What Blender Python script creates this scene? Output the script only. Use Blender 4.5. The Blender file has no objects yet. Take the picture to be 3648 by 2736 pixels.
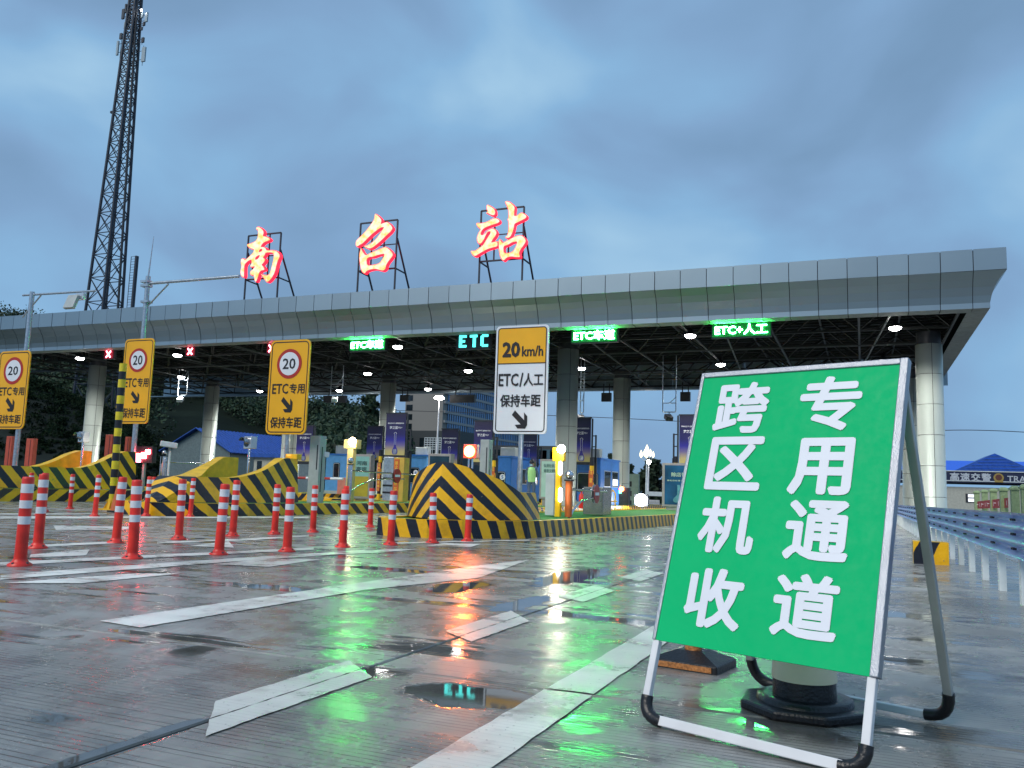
import bpy, bmesh, math, random
from math import sin, cos, pi, radians, atan2, sqrt, tan
from mathutils import Vector, Matrix
random.seed(7)
S = bpy.context.scene
C = S.collection

# ------------------------------------------------------------------ camera
YAW, PITCH, ROLL, CAMH = radians(22.67103), radians(6.88642), radians(1.80683), 0.775
FPX, CX, CY = 3001.4, 1824.0, 1368.0
SL = 0.006                                   # the plaza falls gently away from the viewer
fw = Vector((-sin(YAW)*cos(PITCH), cos(YAW)*cos(PITCH), sin(PITCH)))
r0 = Vector((cos(YAW), sin(YAW), 0)); u0 = r0.cross(fw)
rr = cos(ROLL)*r0 + sin(ROLL)*u0; uu = -sin(ROLL)*r0 + cos(ROLL)*u0
CAM = Vector((0, 0, CAMH))
cd = bpy.data.cameras.new('camera'); cam = bpy.data.objects.new('camera', cd); C.objects.link(cam)
m = Matrix.Identity(4)
for i in range(3):
    m[i][0] = rr[i]; m[i][1] = uu[i]; m[i][2] = -fw[i]; m[i][3] = CAM[i]
cam.matrix_world = m
cd.sensor_width = 36; cd.lens = FPX/3648*36; cd.clip_start = 0.05; cd.clip_end = 3000
S.camera = cam

# ------------------------------------------------------------------ sky, sun, exposure
W = bpy.data.worlds.new('World'); S.world = W; W.use_nodes = True
nt = W.node_tree; nt.nodes.clear()
def N(t, **k):
    n = nt.nodes.new(t)
    for a, b in k.items(): setattr(n, a, b)
    return n
SUN_EL, SUN_AZ = radians(42), radians(205)     # azimuth from +Y towards +X
sky = N('ShaderNodeTexSky', sky_type='NISHITA', sun_disc=False, sun_elevation=SUN_EL, sun_rotation=SUN_AZ)
def lin(r, g, b):
    f = lambda c: (c/255/12.92) if c/255 <= .04045 else ((c/255+.055)/1.055)**2.4
    return (f(r), f(g), f(b), 1)
tc = N('ShaderNodeTexCoord'); mp = N('ShaderNodeMapping'); mp.inputs['Scale'].default_value = (1.6, 1.6, 2.4)
mp.inputs['Location'].default_value = (.35, .1, .2)
nz = N('ShaderNodeTexNoise'); nz.inputs['Scale'].default_value = 2.1; nz.inputs['Detail'].default_value = 5; nz.inputs['Roughness'].default_value = .4
nz.inputs['Distortion'].default_value = .35
rp = N('ShaderNodeValToRGB'); e = rp.color_ramp.elements
e[0].position = .36; e[0].color = lin(108, 139, 171); e[1].position = .68; e[1].color = lin(146, 182, 209)
x = e.new(.47); x.color = lin(118, 151, 186); x = e.new(.56); x.color = lin(124, 164, 199)
hs = N('ShaderNodeVectorMath', operation='SCALE'); hs.inputs[3].default_value = .012   # the clear sky shining through the cloud
mx = N('ShaderNodeMix', data_type='RGBA'); mx.inputs[0].default_value = .94
bg = N('ShaderNodeBackground'); bg.inputs['Strength'].default_value = .93
out = N('ShaderNodeOutputWorld')
L = nt.links.new
L(tc.outputs['Generated'], mp.inputs[0]); L(mp.outputs[0], nz.inputs['Vector']); L(nz.outputs[0], rp.inputs[0])
L(sky.outputs[0], hs.inputs[0]); L(hs.outputs[0], mx.inputs[6]); L(rp.outputs[0], mx.inputs[7])
L(mx.outputs[2], bg.inputs[0]); L(bg.outputs[0], out.inputs[0])
sd = bpy.data.lights.new('sun', 'SUN'); sd.energy = 1.5; sd.angle = radians(35); sd.color = (1, .93, .83)
sun = bpy.data.objects.new('sun', sd); C.objects.link(sun)
d = Vector((sin(SUN_AZ)*cos(SUN_EL), cos(SUN_AZ)*cos(SUN_EL), sin(SUN_EL)))
sun.rotation_euler = d.to_track_quat('Z', 'Y').to_euler()
S.view_settings.view_transform = 'Standard'; S.view_settings.look = 'None'
S.view_settings.exposure = 0.5; S.view_settings.gamma = 1; S.view_settings.use_curve_mapping = False

# ------------------------------------------------------------------ where a point of the photograph stands
def ray(x, y): return fw + rr*((x-CX)/FPX) - uu*((y-CY)/FPX)
def gnd(x, y, z=0):                       # on the sloping ground, z above it
    d = ray(x, y); t = (z-CAMH)/(d.z + SL*d.y); return CAM + d*t
def lev(x, y, z): d = ray(x, y); return CAM + d*((z-CAMH)/d.z)
def at(x, y, Y): d = ray(x, y); return CAM + d*(Y/d.y)
def onx(x, y, X): d = ray(x, y); return CAM + d*(X/d.x)
def gz(Y): return -SL*Y
def V(*a): return Vector(a)

# ------------------------------------------------------------------ materials
MC = {}
def mat(name, col, rough=.5, metal=0, var=.15, vscale=6, emit=0, ecol=None, bump=0, bscale=60, coat=0, dirt=0):
    if name in MC: return MC[name]
    m = bpy.data.materials.new(name); m.use_nodes = True; t = m.node_tree; n = t.nodes; l = t.links.new
    b = n['Principled BSDF']; b.inputs['Roughness'].default_value = rough; b.inputs['Metallic'].default_value = metal
    if coat: b.inputs['Coat Weight'].default_value = coat; b.inputs['Coat Roughness'].default_value = .08
    geo = n.new('ShaderNodeNewGeometry'); no = n.new('ShaderNodeTexNoise'); no.inputs['Scale'].default_value = vscale; no.inputs['Detail'].default_value = 6
    l(geo.outputs['Position'], no.inputs['Vector'])
    mr = n.new('ShaderNodeMapRange'); mr.inputs[1].default_value = .3; mr.inputs[2].default_value = .7
    mr.inputs[3].default_value = 1-var; mr.inputs[4].default_value = 1+var*.6; l(no.outputs[0], mr.inputs[0])
    mu = n.new('ShaderNodeVectorMath'); mu.operation = 'SCALE'; mu.inputs[0].default_value = col[:3]; l(mr.outputs[0], mu.inputs[3])
    l(mu.outputs[0], b.inputs['Base Color'])
    if bump:
        n2 = n.new('ShaderNodeTexNoise'); n2.inputs['Scale'].default_value = bscale; n2.inputs['Detail'].default_value = 4; l(geo.outputs['Position'], n2.inputs['Vector'])
        bp = n.new('ShaderNodeBump'); bp.inputs['Strength'].default_value = bump; bp.inputs['Distance'].default_value = .01
        l(n2.outputs[0], bp.inputs['Height']); l(bp.outputs[0], b.inputs['Normal'])
    if emit:
        b.inputs['Emission Color'].default_value = (ecol or col); b.inputs['Emission Strength'].default_value = emit
    if rough >= .8: b.inputs['Specular IOR Level'].default_value = .05
    MC[name] = m; return m
def L3(r, g, b): return lin(r, g, b)
red = mat('bollard_red', (.82, .032, .018, 1), .38, var=.3, vscale=7)
white_band = mat('reflective_white', (.74, .75, .78, 1), .4, var=.12, vscale=25)
black_rub = mat('black_rubber', (.012, .012, .014, 1), .3, var=.3, bump=.3, bscale=90)
alu = mat('aluminium', (.62, .64, .68, 1), .34, .75, var=.15, vscale=30, bump=.15, bscale=150)
white_tube = mat('white_enamel', (.75, .75, .76, 1), .35, var=.1)
chrome = mat('chrome', (.72, .72, .74, 1), .12, 1, var=.1)
galv = mat('galvanised', (.45, .5, .55, 1), .32, .8, var=.25, vscale=14)
greypaint = mat('grey_paint', (.38, .42, .42, 1), .45, var=.12)
lightgrey = mat('pale_cabinet', (.55, .62, .64, 1), .45, var=.1)
dark = mat('dark_metal', (.02, .023, .03, 1), .45, var=.3)
dark_blue = mat('dark_steel', (.018, .027, .045, 1), .5, var=.3)
orange = mat('orange_paint', (.6, .14, .03, 1), .4, var=.2)
redbox = mat('red_box', (.45, .07, .035, 1), .5, var=.2)
yellow = mat('yellow_paint', (.86, .5, .01, 1), .42, var=.22, vscale=5)
yel_sign = mat('sign_yellow', (.85, .42, .005, 1), .35, var=.06, vscale=2)
sign_white = mat('sign_white', (.72, .75, .8, 1), .35, var=.06, vscale=2)
black = mat('black_paint', (.012, .013, .02, 1), .4, var=.3)
print_black = mat('print_black', (.012, .01, .012, 1), .4, var=.1)
print_red = mat('print_red', (.42, .02, .012, 1), .4, var=.1)
print_white = mat('print_white', (.8, .82, .88, 1), .4, var=.05)
turf = mat('turf', (.05, .26, .045, 1), .7, var=.5, vscale=30, bump=.8, bscale=250)
booth_blue = mat('booth_blue', (.035, .17, .55, 1), .35, var=.15)
booth_light = mat('booth_pale_blue', (.1, .32, .68, 1), .35, var=.12)
pink = mat('pink_panel', (.6, .22, .16, 1), .5, var=.12)
glass = mat('dark_glass', (.012, .02, .025, 1), .06, var=.3)
roof_blue = mat('blue_roof', (.02, .09, .4, 1), .45, var=.25, vscale=3)
wall_cream = mat('pale_wall', (.42, .43, .38, 1), .7, var=.15)
wall_grey = mat('grey_gable', (.12, .17, .18, 1), .7, var=.2)
greenstone = mat('pale_green_stone', (.3, .4, .2, 1), .6, var=.2)
navy = mat('navy_band', (.012, .018, .06, 1), .45, var=.2)
leafm = mat('leaves', (.022, .05, .02, 1), .75, var=.75, vscale=.3)
bark = mat('bark', (.05, .04, .03, 1), .8, var=.4)
skin = mat('skin', (.45, .25, .17, 1), .5, var=.05)
hivis = mat('hi_vis', (.42, .8, .3, 1), .55, var=.1)
uniform = mat('uniform_blue', (.08, .13, .22, 1), .7, var=.15)
tarm = mat('joint_tar', (.018, .017, .016, 1), .25, var=.4, vscale=20)

def emat(name, col, s): 
    m = mat(name, (0.02, .02, .02, 1), .5, emit=s, ecol=col); return m
lamp_white = emat('lamp_white', (1, .97, .95, 1), 40)
lamp_hot = emat('lamp_hot', (1, .96, .9, 1), 60)
lamp_warm = emat('lamp_warm', (1, .8, .5, 1), 40)
tube_light = emat('tube_light', (1, .95, .88, 1), 9)
led_green_face = emat('led_green_face', (0.0, 1, .12, 1), .1)
led_green = emat('led_green', (.05, 1, .14, 1), 140)
led_cyan = emat('led_cyan', (.08, .85, .8, 1), 2.2)
led_red_face = emat('led_red_face', (1, .0, .05, 1), .12)
led_red = emat('led_red', (1, .12, .16, 1), 20)
red_lamp = emat('red_signal_lamp', (1, .07, .015, 1), 60)
red_core = emat('red_signal_core', (1, .2, .03, 1), 260)
char_face = emat('letter_face', (1, .72, .5, 1), 1.08)
char_side = emat('letter_side', (1, .02, .05, 1), 1.5)
bulb = emat('flame_bulb', (1, .9, .55, 1), 1.6)

# letter face: mottled LED light
t = char_face.node_tree; b = t.nodes['Principled BSDF']
no = t.nodes.new('ShaderNodeTexNoise'); no.inputs['Scale'].default_value = 5; no.inputs['Detail'].default_value = 4
g_ = t.nodes.new('ShaderNodeNewGeometry'); t.links.new(g_.outputs['Position'], no.inputs['Vector'])
r_ = t.nodes.new('ShaderNodeValToRGB'); e = r_.color_ramp.elements
e[0].position = .35; e[0].color = (1, .52, .1, 1); e[1].position = .6; e[1].color = (1, .68, .52, 1)
t.links.new(no.outputs[0], r_.inputs[0]); t.links.new(r_.outputs[0], b.inputs['Emission Color'])

def stripe_mat():
    m = bpy.data.materials.new('yellow_black_stripes'); m.use_nodes = True; t = m.node_tree; n = t.nodes; l = t.links.new
    b = n['Principled BSDF']; b.inputs['Roughness'].default_value = .3
    uv = n.new('ShaderNodeUVMap'); sp = n.new('ShaderNodeSeparateXYZ'); l(uv.outputs[0], sp.inputs[0])
    geo = n.new('ShaderNodeNewGeometry'); n1 = n.new('ShaderNodeTexNoise'); n1.inputs['Scale'].default_value = 5; n1.inputs['Detail'].default_value = 5
    l(geo.outputs['Position'], n1.inputs['Vector'])
    ad = n.new('ShaderNodeMath'); ad.operation = 'MULTIPLY_ADD'; ad.inputs[1].default_value = .09; l(n1.outputs[0], ad.inputs[0]); l(sp.outputs[0], ad.inputs[2])
    fr = n.new('ShaderNodeMath'); fr.operation = 'FRACT'; l(ad.outputs[0], fr.inputs[0])
    gt = n.new('ShaderNodeMath'); gt.operation = 'GREATER_THAN'; gt.inputs[1].default_value = .51; l(fr.outputs[0], gt.inputs[0])
    n2 = n.new('ShaderNodeTexNoise'); n2.inputs['Scale'].default_value = 2.2; n2.inputs['Detail'].default_value = 9; n2.inputs['Roughness'].default_value = .7
    l(geo.outputs['Position'], n2.inputs['Vector'])
    cr = n.new('ShaderNodeValToRGB'); e = cr.color_ramp.elements
    e[0].position = .3; e[0].color = (.6, .3, .008, 1); e[1].position = .5; e[1].color = (.95, .5, .004, 1)
    l(n2.outputs[0], cr.inputs[0])
    mx = n.new('ShaderNodeMix'); mx.data_type = 'RGBA'; l(gt.outputs[0], mx.inputs[0]); l(cr.outputs[0], mx.inputs[6]); mx.inputs[7].default_value = (.01, .012, .022, 1)
    n4 = n.new('ShaderNodeTexNoise'); n4.inputs['Scale'].default_value = 7; n4.inputs['Detail'].default_value = 10; n4.inputs['Roughness'].default_value = .75; l(geo.outputs['Position'], n4.inputs['Vector'])
    wr = n.new('ShaderNodeMapRange'); wr.inputs[1].default_value = .635; wr.inputs[2].default_value = .66; l(n4.outputs[0], wr.inputs[0])
    m3 = n.new('ShaderNodeMix'); m3.data_type = 'RGBA'; l(wr.outputs[0], m3.inputs[0]); l(mx.outputs[2], m3.inputs[6]); m3.inputs[7].default_value = (.16, .14, .11, 1)
    l(m3.outputs[2], b.inputs['Base Color'])
    bp = n.new('ShaderNodeBump'); bp.inputs['Strength'].default_value = .35; bp.inputs['Distance'].default_value = .02
    n3 = n.new('ShaderNodeTexNoise'); n3.inputs['Scale'].default_value = 14; n3.inputs['Detail'].default_value = 8; l(geo.outputs['Position'], n3.inputs['Vector'])
    l(n3.outputs[0], bp.inputs['Height']); l(bp.outputs[0], b.inputs['Normal'])
    return m
stripes = stripe_mat()

def clad_mat(name, col, rough, metal=.8):
    m = mat(name, col, rough, metal, var=.04, vscale=.6)
    t = m.node_tree; n = t.nodes; l = t.links.new; b = n['Principled BSDF']
    geo = n.new('ShaderNodeNewGeometry'); mp = n.new('ShaderNodeMapping'); mp.inputs['Scale'].default_value = (6, 6, .35)
    no = n.new('ShaderNodeTexNoise'); no.inputs['Scale'].default_value = 1.6; no.inputs['Detail'].default_value = 6
    l(geo.outputs['Position'], mp.inputs[0]); l(mp.outputs[0], no.inputs['Vector'])
    mr = n.new('ShaderNodeMapRange'); mr.inputs[3].default_value = rough-.015; mr.inputs[4].default_value = rough+.02; l(no.outputs[0], mr.inputs[0]); l(mr.outputs[0], b.inputs['Roughness'])
    oi = n.new('ShaderNodeObjectInfo'); m2 = n.new('ShaderNodeMapRange'); m2.inputs[3].default_value = .93; m2.inputs[4].default_value = 1.04; l(oi.outputs['Random'], m2.inputs[0])
    old = b.inputs['Base Color'].links[0].from_socket
    sc = n.new('ShaderNodeVectorMath'); sc.operation = 'SCALE'; l(old, sc.inputs[0]); l(m2.outputs[0], sc.inputs[3]); l(sc.outputs[0], b.inputs['Base Color'])
    return m
fascia_m = clad_mat('fascia_aluminium', (.3, .37, .41, 1), .36, .9)
column_m = clad_mat('column_steel', (.6, .67, .62, 1), .34, .5)
soffit_m = mat('soffit_grey', (.2, .23, .24, 1), .65, .2)

def concrete(name, paint=False):
    m = bpy.data.materials.new(name); m.use_nodes = True; t = m.node_tree; n = t.nodes; l = t.links.new
    b = n['Principled BSDF']; geo = n.new('ShaderNodeNewGeometry'); P = geo.outputs['Position']
    def noise(sc, det=5, ro=.5, scl=(1, 1, 1), loc=(0, 0, 0)):
        mp = n.new('ShaderNodeMapping'); mp.inputs['Scale'].default_value = scl; mp.inputs['Location'].default_value = loc; l(P, mp.inputs[0])
        q = n.new('ShaderNodeTexNoise'); q.inputs['Scale'].default_value = sc; q.inputs['Detail'].default_value = det; q.inputs['Roughness'].default_value = ro
        l(mp.outputs[0], q.inputs['Vector']); return q.outputs[0]
    def ramp(s, a, b_, ca=0, cb=1):
        q = n.new('ShaderNodeMapRange'); q.inputs[1].default_value = a; q.inputs[2].default_value = b_; q.inputs[3].default_value = ca; q.inputs[4].default_value = cb
        q.interpolation_type = 'SMOOTHSTEP'; l(s, q.inputs[0]); return q.outputs[0]
    def mth(op, a, b_=None):
        q = n.new('ShaderNodeMath'); q.operation = op
        for i, v in enumerate((a, b_)):
            if v is None: continue
            if isinstance(v, (int, float)): q.inputs[i].default_value = v
            else: l(v, q.inputs[i])
        return q.outputs[0]
    big = noise(.55, 6, .55, (.55, 1.3, 1)); mid = noise(3.2, 8, .65); fine = noise(38, 6, .7); streak = noise(1.1, 5, .6, (.45, 3.2, 1), (3, 1, 0))
    # standing water: long thin pools that lie across the fall of the plaza
    pud = mth('MULTIPLY', ramp(streak, .53, .60), ramp(big, .44, .56))
    pud2 = ramp(noise(.9, 4, .5, (.8, 1.6, 1), (7, 3, 0)), .64, .68)
    pud = mth('MAXIMUM', pud, pud2)
    sp = n.new('ShaderNodeSeparateXYZ'); l(P, sp.inputs[0])
    # pools along the slab joint across the near plaza
    jd = mth('ABSOLUTE', mth('SUBTRACT', sp.outputs[1], 3.16)); pj = mth('MULTIPLY', ramp(jd, .22, .04), ramp(noise(1.5, 4, .6, (1, .6, 1), (1, 5, 0)), .5, .56))
    pud = mth('MAXIMUM', pud, pj)
    wv = mth('SUBTRACT', noise(4.5, 5, .6), .5)
    for ex, ey, ax, ay in ((-1.36, 3.0, .3, .2), (-2.2, 5.6, .12, .6), (-2.5, 7.7, .24, 1.1), (-2.0, 1.85, .045, .55), (-3.1, 3.33, .5, .05), (-4.0, 5.25, .6, .13), (-4.1, 7.05, .6, .16), (-3.0, 6.2, .2, .5)):
        dx = mth('MULTIPLY', mth('SUBTRACT', sp.outputs[0], ex), 1/ax); dy = mth('MULTIPLY', mth('SUBTRACT', sp.outputs[1], ey), 1/ay)
        dd = mth('ADD', mth('SQRT', mth('ADD', mth('MULTIPLY', dx, dx), mth('MULTIPLY', dy, dy))), mth('MULTIPLY', wv, 1.6))
        pud = mth('MAXIMUM', pud, ramp(dd, 1.1, .85))
    if paint: pud = mth('MULTIPLY', pud, .35)
    # brushed transverse grooves, unevenly spaced
    wob = mth('MULTIPLY', noise(.8, 3), .02)
    gy = mth('MULTIPLY', mth('ADD', sp.outputs[1], wob), 1/.032)
    cell = mth('FLOOR', gy); wn = n.new('ShaderNodeTexWhiteNoise'); wn.noise_dimensions = '1D'; l(cell, wn.inputs['W'])
    fr = mth('ABSOLUTE', mth('SUBTRACT', mth('FRACT', gy), .5))
    keep = ramp(mth('ADD', noise(.7, 2, .4, (.5, 2.5, 1), (2, 9, 0)), mth('MULTIPLY', wn.outputs[0], .16)), .46, .56)
    groove = mth('MULTIPLY', mth('MULTIPLY', ramp(fr, .13, .04), keep), mth('SUBTRACT', 1, pud))
    if paint: groove = mth('MULTIPLY', groove, .18)
    # colour
    cr = n.new('ShaderNodeValToRGB'); e = cr.color_ramp.elements
    if paint:
        e[0].position = .3; e[0].color = (.3, .29, .27, 1); e[1].position = .5; e[1].color = (.78, .76, .7, 1)
    else:
        e[0].position = .3; e[0].color = (.15, .148, .138, 1); e[1].position = .7; e[1].color = (.41, .402, .375, 1)
    l(mid, cr.inputs[0])
    k = mth('MULTIPLY', ramp(big, .32, .66, .7, 1.2), mth('SUBTRACT', 1, mth('MULTIPLY', groove, .62)))
    k = mth('MULTIPLY', k, mth('SUBTRACT', 1, mth('MULTIPLY', pud, .5)))
    spk = ramp(noise(55, 2, .5), .70, .74); k = mth('MULTIPLY', k, mth('SUBTRACT', 1, mth('MULTIPLY', spk, .6)))
    oi = n.new('ShaderNodeObjectInfo'); k = mth('MULTIPLY', k, ramp(oi.outputs['Random'], 0, 1, .86, 1.12))
    sc = n.new('ShaderNodeVectorMath'); sc.operation = 'SCALE'; l(cr.outputs[0], sc.inputs[0]); l(k, sc.inputs[3]); l(sc.outputs[0], b.inputs['Base Color'])
    rg = mth('ADD', ramp(mid, .32, .68, .13, .38), mth('MULTIPLY', ramp(big, .35, .65), .06))
    if paint: rg = mth('ADD', rg, .08)
    rg = mth('MULTIPLY', rg, mth('SUBTRACT', 1, mth('MULTIPLY', pud, .88)))
    l(rg, b.inputs['Roughness']); b.inputs['IOR'].default_value = 1.45
    h = mth('ADD', mth('MULTIPLY', fine, .22), mth('ADD', mth('MULTIPLY', mid, .25), mth('MULTIPLY', noise(11, 5, .6), .35)))
    h = mth('MULTIPLY', h, mth('SUBTRACT', 1, mth('MULTIPLY', pud, .97)))
    h = mth('SUBTRACT', h, mth('MULTIPLY', groove, .5))
    bp = n.new('ShaderNodeBump'); bp.inputs['Strength'].default_value = .55; bp.inputs['Distance'].default_value = .006
    l(h, bp.inputs['Height']); l(bp.outputs[0], b.inputs['Normal'])
    return m
conc = concrete('wet_concrete'); paintm = concrete('road_paint', True)

# ------------------------------------------------------------------ object helpers
def tag(o, label=None, cat=None, group=None, kind=None):
    if label: o['label'] = label
    if cat: o['category'] = cat
    if group: o['group'] = group
    if kind: o['kind'] = kind
    return o
def thing(name, loc, label, cat, group=None, rz=0):
    o = bpy.data.objects.new(name, None); o.empty_display_size = .1; C.objects.link(o); o.location = loc; o.rotation_euler = (0, 0, rz)
    return tag(o, label, cat, group)
def origin(p):
    v = Vector((0, 0, 0))
    while p is not None: v += p.location; p = p.parent
    return v
def link(name, me, mats, parent=None, loc=None, rot=None):
    o = bpy.data.objects.new(name, me); C.objects.link(o)
    if mats and not me.materials:
        for q in (mats if isinstance(mats, (list, tuple)) else [mats]): me.materials.append(q)
    if parent: o.parent = parent
    if loc is not None: o.location = Vector(loc) - origin(parent)
    if rot: o.rotation_euler = rot
    return o
class MB:
    def __init__(s): s.v = []; s.f = []; s.uv = []; s.mi = []; s.sm = []
    def face(s, idx, uv=None, mi=0, sm=False): s.f.append(idx); s.uv.append(uv); s.mi.append(mi); s.sm.append(sm)
    def quad(s, pts, uv=None, mi=0):
        k = len(s.v); s.v += [Vector(p) for p in pts]; s.face(tuple(range(k, k+len(pts))), uv, mi); return s
    def box(s, c, size, rz=0, mi=0, rx=0):
        R = Matrix.Rotation(rz, 3, 'Z') @ Matrix.Rotation(rx, 3, 'X'); k = len(s.v); c = Vector(c)
        for z in (-.5, .5):
            for y in (-.5, .5):
                for x in (-.5, .5): s.v.append(c + R @ Vector((x*size[0], y*size[1], z*size[2])))
        for f in ((0, 2, 3, 1), (4, 5, 7, 6), (0, 1, 5, 4), (2, 6, 7, 3), (0, 4, 6, 2), (1, 3, 7, 5)): s.face(tuple(k+i for i in f), None, mi)
        return s
    def bb(s, a, b, mi=0): a = Vector(a); b = Vector(b); return s.box((a+b)/2, [abs(x) for x in (b-a)], mi=mi)
    def bar(s, a, b, w, h=None, mi=0):     # square bar between two points
        a = Vector(a); b = Vector(b); h = h or w; d = (b-a).normalized()
        up = Vector((0, 0, 1)) if abs(d.z) < .95 else Vector((0, 1, 0)); x = d.cross(up).normalized(); y = x.cross(d)
        k = len(s.v)
        for p in (a, b):
            for i, j in ((-1, -1), (1, -1), (1, 1), (-1, 1)): s.v.append(p + x*(i*w/2) + y*(j*h/2))
        for f in ((3, 2, 1, 0), (4, 5, 6, 7), (0, 1, 5, 4), (1, 2, 6, 5), (2, 3, 7, 6), (3, 0, 4, 7)): s.face(tuple(k+i for i in f), None, mi)
        return s
    def tube(s, pts, r, seg=10, mi=0, caps=True):
        pts = [Vector(p) for p in pts]; n = len(pts); k0 = len(s.v)
        rs = r if isinstance(r, (list, tuple)) else [r]*n
        px = None
        for i, p in enumerate(pts):
            d = ((pts[min(i+1, n-1)]-pts[max(i-1, 0)])).normalized()
            if px is None:
                up = Vector((0, 0, 1)) if abs(d.z) < .9 else Vector((0, 1, 0)); px = d.cross(up).normalized()
            px = (px - d*px.dot(d)).normalized(); py = d.cross(px)
            for j in range(seg):
                a = 2*pi*j/seg; s.v.append(p + px*(cos(a)*rs[i]) + py*(sin(a)*rs[i]))
        for i in range(n-1):
            for j in range(seg):
                a = k0+i*seg+j; b = k0+i*seg+(j+1) % seg; s.face((a, b, b+seg, a+seg), None, mi, True)
        if caps:
            for q, fl in ((k0, 1), (k0+(n-1)*seg, 0)):
                k = len(s.v); s.v += [s.v[q+j].copy() for j in range(seg)]; f = tuple(range(k, k+seg)); s.face(f[::-1] if fl else f, None, mi)
        return s
    def lathe(s, c, prof, seg=20, mi=0, axis='Z', fl=1):   # prof: (radius, height)
        c = Vector(c); k0 = len(s.v); n = len(prof)
        for r, h in prof:
            for j in range(seg):
                a = 2*pi*j/seg
                if axis == 'Z': s.v.append(c + Vector((cos(a)*r, sin(a)*r, h)))
                elif axis == 'Y': s.v.append(c + Vector((cos(a)*r, h, sin(a)*r)))
                else: s.v.append(c + Vector((h, cos(a)*r, sin(a)*r)))
        for i in range(n-1):
            for j in range(seg):
                a = k0+i*seg+j; b = k0+i*seg+(j+1) % seg; s.face((a, b, b+seg, a+seg), None, mi, True)
        for q, fl in ((k0, 1), (k0+(n-1)*seg, 0)):
            k = len(s.v); s.v += [s.v[q+j].copy() for j in range(seg)]; f = tuple(range(k, k+seg)); s.face(f[::-1] if fl else f, None, mi)
        return s
    def prism(s, poly, a, b, mi=0):        # poly in (x,y), from z=a to z=b
        k = len(s.v); n = len(poly)
        for z in (a, b):
            for p in poly: s.v.append(Vector((p[0], p[1], z)))
        s.face(tuple(k+i for i in range(n))[::-1], None, mi); s.face(tuple(k+n+i for i in range(n)), None, mi)
        for i in range(n): j = (i+1) % n; s.face((k+i, k+j, k+n+j, k+n+i), None, mi)
        return s
    def prismY(s, poly, y0, y1, mi=0):     # poly in (x,z)
        k = len(s.v); n = len(poly)
        for y in (y0, y1):
            for p in poly: s.v.append(Vector((p[0], y, p[1])))
        s.face(tuple(k+i for i in range(n)), None, mi); s.face(tuple(k+n+i for i in range(n))[::-1], None, mi)
        for i in range(n): j = (i+1) % n; s.face((k+j, k+i, k+n+i, k+n+j), None, mi)
        return s
    def mesh(s, name, off=Vector((0, 0, 0))):
        me = bpy.data.meshes.new(name); me.from_pydata([tuple(v-off) for v in s.v], [], s.f)
        if any(u is not None for u in s.uv):
            l = me.uv_layers.new(name='UVMap'); i = 0
            for f, u in zip(s.f, s.uv):
                for q in range(len(f)): l.data[i].uv = (u[q] if u else (0.2, 0)); i += 1
        for i, p in enumerate(me.polygons): p.material_index = s.mi[i]; p.use_smooth = s.sm[i]
        me.update(); return me
    def build(s, name, mats, parent=None, bevel=0):
        off = origin(parent); me = s.mesh(name, off)
        if bevel:
            bm = bmesh.new(); bm.from_mesh(me); bmesh.ops.remove_doubles(bm, verts=bm.verts, dist=1e-5)
            es = [e for e in bm.edges if len(e.link_faces) == 2 and e.calc_face_angle(0) > .6]
            bmesh.ops.bevel(bm, geom=es, offset=bevel, segments=2, affect='EDGES', profile=.5); bm.to_mesh(me); bm.free()
        return link(name, me, mats, parent)
def clone(o, parent=None, loc=None, scale=None):
    c = o.copy(); C.objects.link(c); c.parent = parent
    if loc is not None: c.location = loc
    if scale is not None: c.scale = scale
    for ch in o.children: clone(ch, c)
    return c
TCACHE = {}
def text_mesh(s, size=1, off=0., ext=.004, sx=1.):
    key = (s, size, off, ext, sx)
    if key in TCACHE: return TCACHE[key]
    cu = bpy.data.curves.new('lettering', 'FONT'); cu.body = s; cu.size = size; cu.align_x = 'CENTER'; cu.align_y = 'CENTER'
    cu.offset = off*size; cu.extrude = ext; cu.resolution_u = 2
    o = bpy.data.objects.new('tmp', cu); C.objects.link(o); bpy.context.view_layer.update()
    me = bpy.data.meshes.new_from_object(o.evaluated_get(bpy.context.evaluated_depsgraph_get())); bpy.data.objects.remove(o)
    xs = [v.co.x for v in me.vertices]; ys = [v.co.y for v in me.vertices]
    if xs:
        mx_, my_ = (min(xs)+max(xs))/2, (min(ys)+max(ys))/2
        for v in me.vertices: v.co.x = (v.co.x-mx_)*sx; v.co.y -= my_
    me.materials.clear(); TCACHE[key] = me; return me
def put_text(name, s, mt, parent, loc, w=None, h=None, off=.0, rot=(pi/2, 0, 0), ext=.004):
    """lettering scaled so that it is w wide and/or h high"""
    base = text_mesh(s, 1, 0, 0)
    vs = [v.co.copy() for v in base.vertices]; fs = [tuple(p.vertices) for p in base.polygons]
    r = off*1.15; sh = [(0, 0)] + ([(cos(a)*r, sin(a)*r) for a in [k*pi/4 for k in range(8)]] if r > .004 else [])
    nv = len(vs); me = bpy.data.meshes.new('lettering')
    me.from_pydata([(v.x+dx, v.y+dy, .01+i*.0004) for i, (dx, dy) in enumerate(sh) for v in vs], [], [tuple(q+i*nv for q in f) for i in range(len(sh)) for f in fs]); me.update()
    xs = [v.co.x for v in me.vertices]; ys = [v.co.y for v in me.vertices]
    W0, H0 = max(xs)-min(xs), max(ys)-min(ys)
    kx = (w/W0) if w else h/H0; ky = (h/H0) if h else w/W0
    for v in me.vertices: v.co.x *= kx; v.co.y *= ky; v.co.z *= ext/.01
    me.materials.append(mt)
    return link(name, me, None, parent, loc, rot)
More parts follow.
